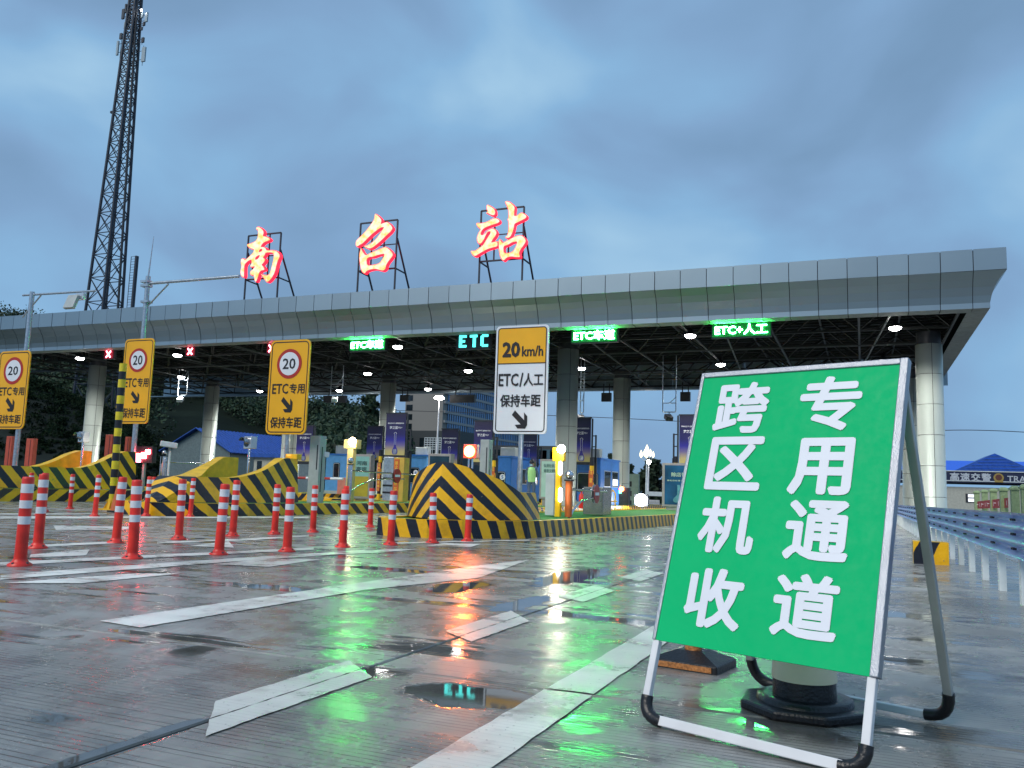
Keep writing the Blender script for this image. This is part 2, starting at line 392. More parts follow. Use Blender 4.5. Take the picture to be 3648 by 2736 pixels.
def outline_mesh(loops, ext):
    cu = bpy.data.curves.new('glyph', 'CURVE'); cu.dimensions = '2D'; cu.fill_mode = 'BOTH'; cu.extrude = ext
    for lp in loops:
        n = len(lp); q = []
        for i in range(n):            # round the corners a little
            a = Vector(lp[i]); b_ = Vector(lp[(i+1) % n]); q += [a*.78+b_*.22, a*.22+b_*.78]
        sp = cu.splines.new('POLY'); sp.points.add(len(q)-1); sp.use_cyclic_u = True
        for p_, v in zip(sp.points, q): p_.co = (v[0], v[1], 0, 1)
    o = bpy.data.objects.new('tmp', cu); C.objects.link(o); bpy.context.view_layer.update()
    me = bpy.data.meshes.new_from_object(o.evaluated_get(bpy.context.evaluated_depsgraph_get())); bpy.data.objects.remove(o); me.materials.clear(); return me

def rect(x0, y0, x1, y1, Y):
    xm, ym = (x0+x1)/2, (y0+y1)/2; c = at(xm, ym, Y)
    return c, at(x1, ym, Y).x-at(x0, ym, Y).x, at(xm, y0, Y).z-at(xm, y1, Y).z

# ------------------------------------------------------------------ ground
g = MB(); g.quad([(-1600, -60, gz(-60)-.2), (1600, -60, gz(-60)-.2), (1600, 1800, gz(1800)-.2), (-1600, 1800, gz(1800)-.2)])
ground = g.build('ground', mat('ground_grass_soil', (.035, .05, .03, 1), .8, var=.4, vscale=.4)); tag(ground, kind='structure')
X0, X1, Y0, Y1 = -45.98, 14.02, -6.75, 73.25
g = MB(); g.quad([(X0, Y0, gz(Y0)-.022), (X1, Y0, gz(Y0)-.022), (X1, Y1, gz(Y1)-.022), (X0, Y1, gz(Y1)-.022)])
plaza = g.build('road', tarm); tag(plaza, kind='structure')
sm = MB().box((0, 0, -.05), (3.982, 4.982, .1)).mesh('concrete_slab'); sm.materials.append(conc)
bm = bmesh.new(); bm.from_mesh(sm); bmesh.ops.bevel(bm, geom=[e for e in bm.edges if all(v.co.z > -.01 for v in e.verts)], offset=.006, segments=1, affect='EDGES'); bm.to_mesh(sm); bm.free()
tilt = -math.atan(SL)
for i in range(15):
    for j in range(16):
        xc, yc = X0+2+i*4, Y0+2.5+j*5
        link('concrete_slab', sm, None, plaza, (xc, yc, gz(yc)+random.uniform(-.0012, 0)), (tilt, 0, 0))
far = MB(); far.quad([(-120, 73.3, gz(73.3)-.01), (90, 73.3, gz(73.3)-.01), (90, 400, gz(400)-.01), (-120, 400, gz(400)-.01)])
far.quad([(14.05, -20, gz(-20)-.03), (90, -20, gz(-20)-.03), (90, 73.3, gz(73.3)-.03), (14.05, 73.3, gz(73.3)-.03)])
tag(far.build('pavement', mat('distant_asphalt', (.09, .1, .1, 1), .3, var=.3, vscale=.5)), kind='structure')

marks = MB()
def ragged(q):                      # worn edges: every side is broken up and nibbled
    out = []
    for i in range(len(q)):
        a, b_ = Vector(q[i]), Vector(q[(i+1) % len(q)]); n_ = max(1, min(40, int((b_-a).length/.035))); d = (b_-a).normalized(); pr = Vector((-d.y, d.x, 0))
        for k in range(n_): out.append(a.lerp(b_, k/n_) + pr*(random.uniform(-.0035, .0035)+(.006*random.random() if random.random() < .08 else 0)))
    return out
def paint_px(pts):
    q = [gnd(x, y, .004) for x, y in pts]; marks.quad(ragged(q))
def paint_xy(pts): marks.quad(ragged([(x, y, gz(y)+.004) for x, y in pts]))
for l0, l1, r0_, r1_ in ((2.46, 3.3, 2.12, 3.07), (4.24, 5.18, 4.02, 4.84), (6.1, 7.05, 5.9, 6.74), (7.85, 8.85, 7.6, 8.55), (9.7, 10.7, 9.5, 10.5), (13.2, 14.2, 13, 14)):
    f = lambda X: (X+2.12)/.26
    for a, b in ((-2.12, -1.983), (-1.977, -1.86)):
        paint_xy([(a, l0+(r0_-l0)*f(a)), (b, l0+(r0_-l0)*f(b)), (b, l1+(r1_-l1)*f(b)), (a, l1+(r1_-l1)*f(a))])
for a, b in ((-1.0, 3.235), (3.262, 8.235), (8.262, 13.235), (13.262, 18.2), (18.26, 24)):
    paint_xy([(-1.17, a), (-.975, a), (-.975, b), (-1.17, b)])
paint_px([(356, 2211), (500, 2235), (1300, 2101), (1705, 2058), (1886, 1994), (1690, 2016), (1300, 2073)])
paint_px([(6, 2077), (294, 2077), (643, 2043), (500, 2041)])
paint_px([(0, 2065), (353, 2037), (823, 2001), (1300, 1968), (1300, 1959), (823, 1989), (353, 2021), (0, 2048)])
paint_px([(761, 2010), (958, 2019), (1150, 1992), (940, 1991)])
paint_px([(0, 2015), (411, 1993), (1117, 1958), (1117, 1950), (411, 1983), (0, 2003)])
paint_px([(103, 1986), (306, 1978), (320, 1957), (110, 1975)])
paint_px([(676, 1945), (835, 1951), (814, 1927)])
paint_px([(0, 1849), (400, 1846), (1100, 1846), (1100, 1840), (400, 1839), (0, 1840)])
paint_px([(0, 1833), (380, 1832), (380, 1829), (0, 1829)])
paint_px([(200, 1888), (430, 1888), (500, 1877), (190, 1872)])
paint_px([(60, 1952), (423, 1935), (423, 1928), (60, 1944)])
paint_px([(560, 1936), (900, 1924), (1100, 1911), (1100, 1906), (900, 1917), (560, 1930)])
paint_px([(1515, 1944), (1672, 1950), (1713, 1938), (1580, 1935)])
paint_px([(1406, 1937), (1886, 1926), (1886, 1922), (1406, 1932)])
paint_px([(1200, 1974), (1325, 1970), (1500, 1956), (1380, 1957), (1200, 1966)])
paint_px([(1130, 1873), (1240, 1900), (1262, 1899), (1160, 1873)])
tag(marks.build('road_marking', paintm), kind='structure')

# ------------------------------------------------------------------ canopy
YF, ZT, ZS, ZB, XR, XL = 26.75, 7.93, 7.30, 6.28, 3.87, -46.6
canopy = thing('toll_canopy', (-16, 36, gz(36)), 'long flat toll station canopy with silver panelled fascia spanning all the lanes', 'canopy')
PW = .84
prof = [(0, ZS-.01), (.04, ZS-.06), (.17, ZS-.22), (.28, ZS-.42), (.36, ZS-.66), (.4, ZS-.86), (.4, ZB)]
def panel_up(w):
    b = MB(); b.bb((-w/2+.011, 0, ZS), (w/2-.011, .04, ZT)); return b
def panel_low(w):
    b = MB(); a = w/2-.011
    for (s0, z0), (s1, z1) in zip(prof, prof[1:]):
        b.quad([(-a, s0, z0), (-a, s1, z1), (a, s1, z1), (a, s0, z0)]); b.sm[-1] = True
    for sx in (-a, a):
        b.quad([(sx, s, z) for s, z in prof] + [(sx, s+.04, z) for s, z in prof[::-1]])
    b.quad([(-a, .4, ZB), (-a, .95, ZB-.012), (a, .95, ZB-.012), (a, .4, ZB)], mi=1); return b
up = panel_up(PW).mesh('fascia_panel'); lo = panel_low(PW).mesh('fascia_panel'); up.materials.append(fascia_m); lo.materials.append(fascia_m); lo.materials.append(soffit_m)
n = int((XR-XL)/PW)
for i in range(n):
    xc = XR-(i+.5)*PW
    link('fascia_panel', up, None, canopy, (xc, YF+random.uniform(-.006, .006), random.uniform(-.004, .004)))
    if i > 0: link('fascia_panel', lo, None, canopy, (xc, YF+random.uniform(-.006, .006), 0))
for j in range(22):
    yc = YF+(j+.5)*PW
    link('fascia_panel', up, None, canopy, (XR, yc, 0), (0, 0, pi/2))
    if j > 0: link('fascia_panel', lo, None, canopy, (XR, yc, 0), (0, 0, pi/2))
for i in range(26):
    xc = XR-(i+.5)*1.9
    b = MB(); b.bb((xc-.945, 45.2, ZB-.05), (xc+.945, 45.24, ZT)); b.build('fascia_panel', fascia_m, canopy)
b = MB(); a = XR-PW+.007                                      # the mitred corner
for (s0, z0), (s1, z1) in zip(prof, prof[1:]):
    b.quad([(a, YF+s0, z0), (a, YF+s1, z1), (XR-s1, YF+s1, z1), (XR-s0, YF+s0, z0)])
    b.quad([(XR-s0, YF+s0, z0), (XR-s1, YF+s1, z1), (XR-s1, YF+PW-.007, z1), (XR-s0, YF+PW-.007, z0)])
b.quad([(a, YF+.4, ZB), (a, YF+.95, ZB-.012), (XR-.95, YF+.95, ZB-.012), (XR-.4, YF+.4, ZB)], mi=1)
b.quad([(XR-.4, YF+.4, ZB), (XR-.95, YF+.95, ZB-.012), (XR-.95, YF+PW, ZB-.012), (XR-.4, YF+PW, ZB)], mi=1)
b.build('fascia_panel', [fascia_m, soffit_m], canopy)
b = MB(); b.bb((XL, YF+.045, ZS), (XR-.05, YF+.09, ZT-.02)); b.bb((XR-.09, YF+.1, ZS), (XR-.045, 45, ZT-.02))
for (s0, z0), (s1, z1) in zip(prof, prof[1:]):
    b.quad([(XL, YF+s0+.03, z0), (XL, YF+s1+.03, z1), (XR-s1-.03, YF+s1+.03, z1), (XR-s0-.03, YF+s0+.03, z0)])
    b.quad([(XR-s0-.03, YF+s0+.03, z0), (XR-s1-.03, YF+s1+.03, z1), (XR-s1-.03, 45, z1), (XR-s0-.03, 45, z0)])
b.build('fascia_backing', black, canopy)
b = MB(); b.bb((XL, YF+.1, 7.7), (XR-.1, 45.1, 7.78)); b.build('roof_deck', mat('deck_black', (.006, .007, .007, 1), .8), canopy)
trussm = mat('truss_grey', (.012, .014, .014, 1), .5, var=.3)
b = MB(); bx, by = 2.8, 2.9; zb, zt = 6.42, 7.45
nx, ny = 17, 6
P0 = lambda i, j: V(XR-1.1-i*bx, YF+1.0+j*by, zb)
P1 = lambda i, j: V(XR-1.1-(i+.5)*bx, YF+1.0+(j+.5)*by, zt)
for i in range(nx+1):
    for j in range(ny+1):
        if i < nx: b.bar(P0(i, j), P0(i+1, j), .075)
        if j < ny: b.bar(P0(i, j), P0(i, j+1), .075)
        if i < nx and j < ny:
            for a, c in ((0, 0), (1, 0), (0, 1), (1, 1)): b.bar(P1(i, j), P0(i+a, j+c), .055)
            if i < nx-1: b.bar(P1(i, j), P1(i+1, j), .07)
            if j < ny-1: b.bar(P1(i, j), P1(i, j+1), .07)
for k in range(30): b.bb((XL+.4, YF+.8+k*.6, 7.58), (XR-.6, YF+.86+k*.6, 7.66))
tag(b.build('truss', trussm, canopy), kind='stuff')
b = MB()
for k in range(9):                                            # pale stay rods under the truss
    x = XR-3-k*5.1; b.bar((x, YF+1, 6.34), (x-1.2, YF+17.5, 6.34), .05)
for y in (YF+6.4, YF+12.6): b.bar((XL+1, y, 6.3), (XR-1.2, y, 6.3), .05)
b.build('cable_tray', mat('rod_grey', (.06, .07, .07, 1), .5), canopy)
b = MB(); b.bb((XL, 44.7, ZB-.1), (XR-.4, 45.15, ZB-.04)); b.build('soffit_strip', fascia_m, canopy)

# columns ----------------------------------------------------------------
RC = .42
def half_ring(h):
    b = MB(); seg = 16; g_ = .018
    for k in range(seg):
        a0 = -pi/2+g_+(pi-2*g_)*k/seg; a1 = -pi/2+g_+(pi-2*g_)*(k+1)/seg
        b.quad([(cos(a0)*RC, sin(a0)*RC, .008), (cos(a1)*RC, sin(a1)*RC, .008), (cos(a1)*RC, sin(a1)*RC, h-.008), (cos(a0)*RC, sin(a0)*RC, h-.008)]); b.sm[-1] = True
    for z, o in ((.008, 1), (h-.008, 0)):
        for k in range(seg):
            a0 = -pi/2+g_+(pi-2*g_)*k/seg; a1 = -pi/2+g_+(pi-2*g_)*(k+1)/seg
            b.quad([(cos(a0)*RC, sin(a0)*RC, z), (cos(a1)*RC, sin(a1)*RC, z), (cos(a1)*(RC-.03), sin(a1)*(RC-.03), z), (cos(a0)*(RC-.03), sin(a0)*(RC-.03), z)])
    me = b.mesh('cladding_panel'); bm = bmesh.new(); bm.from_mesh(me); bmesh.ops.remove_doubles(bm, verts=bm.verts, dist=1e-5); bm.to_mesh(me); bm.free(); me.materials.append(column_m); return me
RH = 1.03; hr = half_ring(RH)
core = MB().lathe((0, 0, 0), [(RC-.035, 0), (RC-.035, 6.6)], 20).mesh('core'); core.materials.append(dark)
cols = [(2.15, 31.6, 'front steel column nearest the guardrail, right of the green board'), (-10.8, 31.6, 'tall clad front column just right of the white speed sign'),
        (-24.0, 31.6, 'clad front column hidden behind the fully visible yellow speed sign'), (-36.4, 31.6, 'leftmost clad column behind the striped height pole'),
        (2.0, 40.2, 'rear steel column half hidden behind the green board edge'), (-10.9, 40.2, 'rear clad column with a red lamp at its foot beside the floodlight'),
        (-24.2, 40.2, 'rear clad column behind the blue bottle banner, left of the grey tower block'), (-36.6, 40.2, 'rear clad column in front of the blue roofed house')]
for x, y, lab in cols:
    z = gz(y)+(.26 if x < 0 else 0)
    c = thing('canopy_column', (x, y, z), lab, 'column', 'clad steel columns carrying the canopy')
    link('core', core, None, c, (x, y, z))
    ang = atan2(-y, -x)+.22
    for k in range(6):
        for s_ in (0, pi): link('cladding_panel', hr, None, c, (x, y, z+k*RH), (0, 0, ang+pi/2+s_))

# ------------------------------------------------------------------ ceiling lamps
lampsh = MB().lathe((0, 0, 0), [(.02, .26), (.06, .24), (.09, .13), (.19, .03), (.21, 0), (.19, -.005)], 18).mesh('lamp_shade'); lampsh.materials.append(dark)
lampg = MB().lathe((0, 0, 0), [(.185, -.002), (.19, -.025), (.15, -.07), (.08, -.1), (.01, -.11)], 18).mesh('lamp_globe'); lampg.materials.append(lamp_white)
LP = [(285, 1275, 'first from the left edge'), (632, 1264, 'beside the second red cross'), (645, 1342, 'above the hanging camera at the left'), (925, 1392, 'left of the fully visible yellow sign'),
      (1310, 1330, 'under the first green lane display'), (1417, 1234, 'right of the first green lane display'), (1209, 1390, 'above the hanging camera right of the yellow sign'),
      (1668, 1320, 'below the unlit-looking cyan display'), (1525, 1385, 'just above the tall street lamp'), (2071, 1311, 'right of the column behind the white sign'),
      (2459, 1194, 'between the two right green displays'), (2568, 1297, 'above the left corner of the green board'), (3189, 1166, 'nearest the right end of the canopy'), (3145, 1283, 'cut by the top edge of the green board')]
for px, py, lab in LP:
    p = lev(px, py, 6.2)
    if p.y > 44: p = lev(px, py, 6.5)
    o = thing('ceiling_lamp', p, 'lit round canopy lamp, '+lab, 'lamp', 'round lamps under the canopy')
    link('lamp_shade', lampsh, None, o, p); link('lamp_globe', lampg, None, o, p)
    b = MB().bar((p.x, p.y, p.z+.31), (p.x, p.y, 6.95), .03); b.build('hanger', dark, o)
    ld = bpy.data.lights.new('lamp_light', 'SPOT'); ld.energy = 650; ld.spot_size = radians(150); ld.spot_blend = .6; ld.shadow_soft_size = .2; ld.color = (1, .98, .92)
    lo_ = bpy.data.objects.new('lamp_light', ld); C.objects.link(lo_); lo_.parent = o; lo_.location = (0, 0, -.17)

# ------------------------------------------------------------------ big letters on the roof
def glyph(origin_px, sc, loops): return [[(origin_px[0]+x/sc, origin_px[1]+y/sc) for x, y in lp] for lp in loops]
NAN = glyph((840, 800), 5.927, [[(455,95),(480,60),(530,55),(580,90),(620,140),(630,190),(605,250),(680,260),(735,285),(765,330),(720,365),(650,385),(590,430),(560,480),(640,480),(670,510),(680,550),(840,548),(920,575),(975,665),(930,770),(900,860),(870,1000),(830,1090),(760,1190),(690,1240),(650,1190),(610,1130),(545,1050),(600,1065),(690,1080),(740,1060),(765,990),(800,850),(830,720),(830,640),(790,610),(660,615),(650,660),(610,705),(650,730),(655,770),(620,830),(580,860),(620,890),(650,960),(620,980),(560,995),(530,1040),(500,1140),(465,1230),(430,1200),(410,1085),(350,1085),(330,1040),(345,990),(380,970),(445,897),(350,918),(335,880),(365,830),(365,755),(290,790),(222,860),(215,1000),(215,1110),(185,1135),(140,1090),(125,1010),(150,900),(135,800),(145,735),(200,720),(235,755),(300,700),(360,640),(400,600),(420,545),(350,530),(290,490),(260,430),(370,400),(450,360),(490,300),(500,200),(497,130),(470,125)],
  [(515,590),(540,545),(590,530),(585,570)], [(445,725),(490,680),(545,655),(510,725),(450,755)]])
ZHAO = glyph((1250, 750), 5.53, [[(498,75),(550,90),(610,150),(640,205),(615,280),(690,245),(750,232),(810,280),(860,360),(810,440),(720,520),(620,620),(500,720),(430,765),(370,772),(320,750),(275,712),(350,695),(430,650),(520,570),(590,480),(640,400),(680,345),(620,355),(540,410),(440,490),(350,580),(260,670),(200,700),(150,735),(118,700),(122,620),(160,570),(250,490),(340,390),(430,270),(480,190),(490,130)],
  [(230,742),(260,810),(320,895),(440,830),(590,770),(700,722),(745,735),(820,800),(868,880),(820,960),(760,1030),(725,1100),(710,1170),(655,1208),(580,1190),(500,1170),(400,1185),(330,1215),(300,1268),(240,1220),(212,1130),(190,980),(190,880),(210,790)],
  [(340,965),(400,935),(460,935),(580,890),(695,870),(650,960),(590,1050),(480,1080),(350,1090)]])
ZHAN = glyph((1660, 700), 5.35, [[(412,165),(480,185),(560,235),(585,290),(585,350),(550,385),(490,375),(440,345),(400,330),(435,305),(410,260)],
  [(205,515),(330,520),(430,490),(530,430),(600,418),(660,450),(670,500),(620,535),(520,565),(400,610),(340,650),(305,720),(320,750),(380,720),(440,650),(520,615),(580,630),(618,700),(590,770),(540,830),(500,890),(580,865),(630,870),(630,970),(530,995),(420,1030),(330,1080),(250,1130),(200,1160),(150,1145),(100,1045),(190,1050),(270,990),(340,940),(390,860),(430,790),(480,720),(485,685),(440,690),(400,770),(370,840),(310,920),(260,920),(230,870),(225,790),(260,700),(300,640),(240,600)],
  [(755,115),(800,98),(860,115),(920,160),(960,220),(950,300),(945,385),(1000,370),(1060,320),(1110,325),(1170,360),(1185,400),(1160,440),(1080,480),(1000,520),(950,540),(940,620),(910,720),(870,790),(820,820),(755,795),(800,765),(820,700),(825,600),(825,490),(805,450),(825,430),(825,340),(820,260),(790,190)],
  [(660,815),(690,850),(720,895),(800,850),(900,795),(1000,755),(1080,745),(1140,790),(1175,860),(1140,930),(1070,1020),(1040,1090),(1055,1140),(1050,1180),(960,1180),(880,1165),(800,1185),(735,1250),(690,1210),(660,1140),(640,1000),(635,880)],
  [(740,965),(820,945),(900,895),(995,875),(970,960),(920,1050),(850,1085),(750,1090)]])
YLT = 27.35
def station_letter(loops, fr, lab, holes):
    # fr: source px of frame top-left, top-right, crossbar-left, crossbar-right, feet front l/r, feet rear l/r
    P = [at(x, y, YLT+.1) for x, y in fr[:6]]
    xl, xr_ = (P[0].x+P[2].x+P[4].x)/3, (P[1].x+P[3].x+P[5].x)/3
    zt = (P[0].z+P[1].z)/2; zm = (P[2].z+P[3].z)/2; zb = 7.78
    o = thing('roof_letter', ((xl+xr_)/2, YLT, zb), lab, 'letter sign', 'glowing characters standing on the canopy roof')
    pts = [[at(x, y, YLT) for x, y in lp] for lp in loops]
    cx = sum(p.x for p in pts[0])/len(pts[0]); cz = sum(p.z for p in pts[0])/len(pts[0])
    me = outline_mesh([[(p.x-cx, p.z-cz) for p in lp] for lp in pts], .09); me.materials.append(char_side)
    link('letter_body', me, None, o, (cx, YLT, cz), (pi/2, 0, 0))
    f = []
    for lp in pts:      # the lit face sits just proud, drawn in by a rim's width
        c2 = [(p.x-cx, p.z-cz) for p in lp]; nn = len(c2); ar = sum(c2[i][0]*c2[(i+1) % nn][1]-c2[(i+1) % nn][0]*c2[i][1] for i in range(nn))
        hole = pts.index(lp) in holes
        q = []
        for i in range(nn):
            a = Vector(c2[i-1]); c_ = Vector(c2[(i+1) % nn]); d = (c_-a).normalized(); nrm = Vector((-d.y, d.x)) * (1 if ar > 0 else -1)
            q.append(tuple(Vector(c2[i]) + nrm*(.028 * (-1 if hole else 1))))
        f.append(q)
    me = outline_mesh(f, .012); me.materials.append(char_face)
    link('letter_face', me, None, o, (cx, YLT-.105, cz), (pi/2, 0, 0))
    yb = YLT+.16; b = MB(); w = .055
    b.bar((xl, yb, zb), (xl, yb, zt), w); b.bar((xr_, yb, zb), (xr_, yb, zt), w); b.bar((xl, yb, zt), (xr_, yb, zt), w); b.bar((xl, yb, zm), (xr_, yb, zm), w)
    for k in (1, 2): x = xl+(xr_-xl)*k/3; b.bar((x, yb, zm), (x, yb, zt), .045)
    b.bar((xl, yb, (zm+zt)/2), (xr_, yb, (zm+zt)/2), .035)
    for x in (xl, xr_):
        b.bar((x, yb+.03, zm+(zt-zm)*.62), (x, yb+1.5, zb), w); b.bar((x, yb, zm), (x, yb+.82, zm-.02), .045)
    b.build('support_frame', dark_blue, o)
station_letter(NAN, [(884, 840), (1001, 826), (871, 995), (988, 988), (865, 1073), (980, 1067)], 'glowing brush character for south, leftmost on the canopy roof', (1, 2))
station_letter(ZHAO, [(1284, 795), (1417, 781), (1273, 965), (1405, 954), (1268, 1047), (1400, 1040)], 'glowing brush character of two strokes over a box, middle of the three', (2,))
station_letter(ZHAN, [(1715, 750), (1868, 734), (1706, 930), (1860, 920), (1701, 1010), (1854, 1005)], 'glowing brush character for station, rightmost and nearest on the roof', (4,))

# ------------------------------------------------------------------ LED lane displays under the fascia edge
def led_board(x0, y0, x1, y1, Y, text, face, txt, lab, off=.012, fill=.9):
    c, w, h = rect(x0, y0, x1, y1, Y)
    o = thing('lane_display', (c.x, Y+.1, c.z), lab, 'display', 'lane displays hung under the canopy edge')
    b = MB(); b.bb((c.x-w/2-.03, Y, c.z-h/2-.03), (c.x+w/2+.03, Y+.16, c.z+h/2+.03)); b.build('housing', dark, o)
    b = MB(); b.bb((c.x-w/2, Y-.012, c.z-h/2), (c.x+w/2, Y-.002, c.z+h/2)); b.build('screen', face, o)
    MB().bb((c.x-w/2-.05, Y-.16, c.z+h/2+.035), (c.x+w/2+.05, Y+.16, c.z+h/2+.05)).build('spill_shield', dark, o)  # plate added to block the display's glow from the fascia above
    if text == 'X':
        b = MB(); s_ = min(w, h)*.34
        b.bar((c.x-s_, Y-.03, c.z-s_*1.1), (c.x+s_, Y-.03, c.z+s_*1.1), .02, .05); b.bar((c.x+s_, Y-.034, c.z-s_*1.1), (c.x-s_, Y-.034, c.z+s_*1.1), .02, .05)
        b.build('red_cross', txt, o)
    elif text: put_text('lettering', text, txt, o, (c.x, Y-.03, c.z), w*fill, h*.72, off)
    for sx in (-.35, .35): MB().bar((c.x+sx*w, Y+.08, c.z+h/2), (c.x+sx*w, Y+.08, 6.5), .04).build('hanger', dark, o)
    return o, c, w, h
YB = 27.9
led_board(372, 1247, 404, 1277, YB, 'X', led_red_face, led_red, 'small display with a red cross, leftmost under the canopy')
led_board(663, 1237, 694, 1267, YB, 'X', led_red_face, led_red, 'small display with a red cross, just right of the second yellow sign')
led_board(952, 1225, 985, 1258, YB, 'X', led_red_face, led_red, 'small red display mostly hidden behind the third yellow sign')
led_board(1247, 1207, 1371, 1248, YB, 'ETC车道', led_green_face, led_green, 'green lane display left of the dim cyan one', .01, .92)
led_board(2036, 1170, 2198, 1218, YB, 'ETC车道', led_green_face, led_green, 'green lane display right of the white speed sign', .01, .9)
led_board(2536, 1148, 2744, 1199, YB, 'ETC+人工', led_green_face, led_green, 'widest green lane display ending in two characters, above the green board', .01, .9)
o, c, w, h = led_board(1628, 1188, 1744, 1242, YB, '', dark, led_cyan, 'dim display with dotted cyan letters left of the white speed sign')
dots = MB(); GL = {'E': ['11111', '11111', '11000', '11000', '11110', '11110', '11000', '11000', '11111', '11111'], 'T': ['11111', '11111', '00110', '00110', '00110', '00110', '00110', '00110', '00110', '00110'], 'C': ['01111', '11111', '11000', '11000', '11000', '11000', '11000', '11000', '11111', '01111']}
for k, ch in enumerate('ETC'):
    for r_i, row in enumerate(GL[ch]):
        for c_i, v in enumerate(row):
            if v == '1':
                for sx in (-.25, .25):
                    for sz in (-.25, .25):
                        X = c.x-w*.46+(k*.34+.03+(c_i+.5+sx)*.048)*w*.97; Z = c.z+h*.40-(r_i+.5-sz)*h*.081
                        dots.bb((X-.012, YB-.03, Z-.009), (X+.012, YB-.012, Z+.009))
tag(dots.build('lettering', led_cyan, o), kind='stuff')
# backs of the displays at the rear edge
for k, (x0, y0, x1, y1) in enumerate([(1152, 1409, 1231, 1433), (1424, 1406, 1455, 1430), (1602, 1406, 1690, 1434), (2142, 1399, 2176, 1430), (2423, 1396, 2458, 1429)]):
    c, w, h = rect(x0, y0, x1, y1, 44.3)
    o = thing('rear_display', (c.x, 44.4, c.z), ['dark display back hanging behind a camera, leftmost on the rear edge', 'small dark display back right of the rear column', 'wide dark display back in front of the glass tower', 'small dark display back between the two silver columns', 'small dark display back right of the hanging camera frame'][k], 'display', 'display backs hung on the rear canopy edge')
    MB().bb((c.x-w/2, 44.3, c.z-h/2), (c.x+w/2, 44.5, c.z+h/2)).build('housing', dark, o)
    [MB().bar((c.x+s*w, 44.4, c.z+h/2), (c.x+s*w, 44.4, 6.5), .05).build('hanger', dark, o) for s in (-.3, .3)]
# hanging frames with cameras
def hang_frame(x0, y0, x1, y1, Y, lab, camd=1, m_=galv):
    c, w, h = rect(x0, y0, x1, y1, Y); zb = c.z-h/2; xl, xr_ = c.x-w/2, c.x+w/2
    o = thing('hanging_camera', (c.x, Y, 6.4), lab, 'camera', 'cameras hanging from the canopy')
    b = MB(); b.tube([(xl, Y, 6.6), (xl, Y, zb+.03), (xl+.03, Y, zb)], .022); b.tube([(xr_, Y, 6.6), (xr_, Y, zb+.03), (xr_-.03, Y, zb)], .022); b.tube([(xl+.03, Y, zb), (xr_-.03, Y, zb)], .022)
    b.tube([(xl, Y, zb+h*.42), (xr_, Y, zb+h*.42)], .018); b.tube([(c.x, Y, zb+h*.42), (xr_, Y, zb+h*.7)], .015); b.build('frame', m_, o)
    b = MB(); b.bar((c.x, Y, zb), (c.x, Y-.02, zb-.15), .04); b.build('bracket', m_, o)
    b = MB(); b.box((c.x, Y-.12, zb-.25), (.3, .42, .2), rz=.5, rx=.4); b.build('camera_housing', lightgrey if camd else dark, o, bevel=.02)
hang_frame(638, 1280, 670, 1408, 36, 'camera hanging on a tall narrow frame above the blue roofed house')
hang_frame(1180, 1318, 1221, 1406, 36, 'camera hanging on a frame right of the third yellow sign')
hang_frame(2068, 1370, 2080, 1470, 36, 'frame hanging beside the column right of the white sign', 0)
hang_frame(2361, 1392, 2408, 1468, 36, 'dark camera on a frame between the rear column and the green board', 0)
# ------------------------------------------------------------------ toll islands
def island(outline, kh, label, per=.44, sgn=1, slant=.35):
    xs = [p[0] for p in outline]; ys = [p[1] for p in outline]
    o = thing('toll_island', (sum(xs)/len(xs), min(ys)+1, gz(min(ys)+1)), label, 'traffic island', 'raised islands between the lanes')
    b = MB(); n = len(outline); u = 0; cx = sum(xs)/n
    def inner(i, d):
        p = Vector(outline[i]); a = Vector(outline[i-1]); c_ = Vector(outline[(i+1) % n]); t = (c_-a).normalized(); return p+Vector((-t.y, t.x))*d
    for i in range(n):
        j = (i+1) % n; p, q = outline[i], outline[j]; Ls = (Vector(q)-Vector(p)).length
        pi_, qi = inner(i, .02), inner(j, .02); k = slant*sgn
        m_ = max(1, int(Ls/6)); 
        for t in range(m_):
            f0, f1 = t/m_, (t+1)/m_
            A = (p[0]+(q[0]-p[0])*f0, p[1]+(q[1]-p[1])*f0); B = (p[0]+(q[0]-p[0])*f1, p[1]+(q[1]-p[1])*f1)
            Ai = (pi_.x+(qi.x-pi_.x)*f0, pi_.y+(qi.y-pi_.y)*f0); Bi = (pi_.x+(qi.x-pi_.x)*f1, pi_.y+(qi.y-pi_.y)*f1)
            a0, a1 = (u+Ls*f0)/per, (u+Ls*f1)/per
            b.quad([(A[0], A[1], gz(A[1])-.05), (B[0], B[1], gz(B[1])-.05), (Bi[0], Bi[1], gz(B[1])+kh), (Ai[0], Ai[1], gz(A[1])+kh)], [(a0, 0), (a1, 0), (a1+k, 0), (a0+k, 0)])
        P2, Q2 = inner(i, .16), inner(j, .16)
        b.quad([(pi_.x, pi_.y, gz(p[1])+kh), (qi.x, qi.y, gz(q[1])+kh), (Q2.x, Q2.y, gz(q[1])+kh), (P2.x, P2.y, gz(p[1])+kh)], mi=1)
        b.quad([(P2.x, P2.y, gz(p[1])+kh), (Q2.x, Q2.y, gz(q[1])+kh), (Q2.x, Q2.y, gz(q[1])+kh-.06), (P2.x, P2.y, gz(p[1])+kh-.06)], mi=1)
        u += Ls
    b.build('kerb', [stripes, yellow], o)
    b = MB(); b.quad([(inner(i, .15).x, inner(i, .15).y, gz(outline[i][1])+kh-.025) for i in range(n)]); tag(b.build('turf', turf, o), kind='stuff')
    return o
def bar_island(x0, x1, y0, y1, kh, label, per=.44, sgn=1, slant=.35):
    r = (x1-x0)/2; cx = (x0+x1)/2
    o = [(cx+r*cos(a), y0+r*1.05+r*1.05*sin(a)) for a in [pi+pi*k/10 for k in range(11)]] + [(x1, (y0+y1)/2), (x1, y1), (x0, y1), (x0, (y0+y1)/2)]
    return island(o, kh, label, per, sgn, slant)
K1 = .28
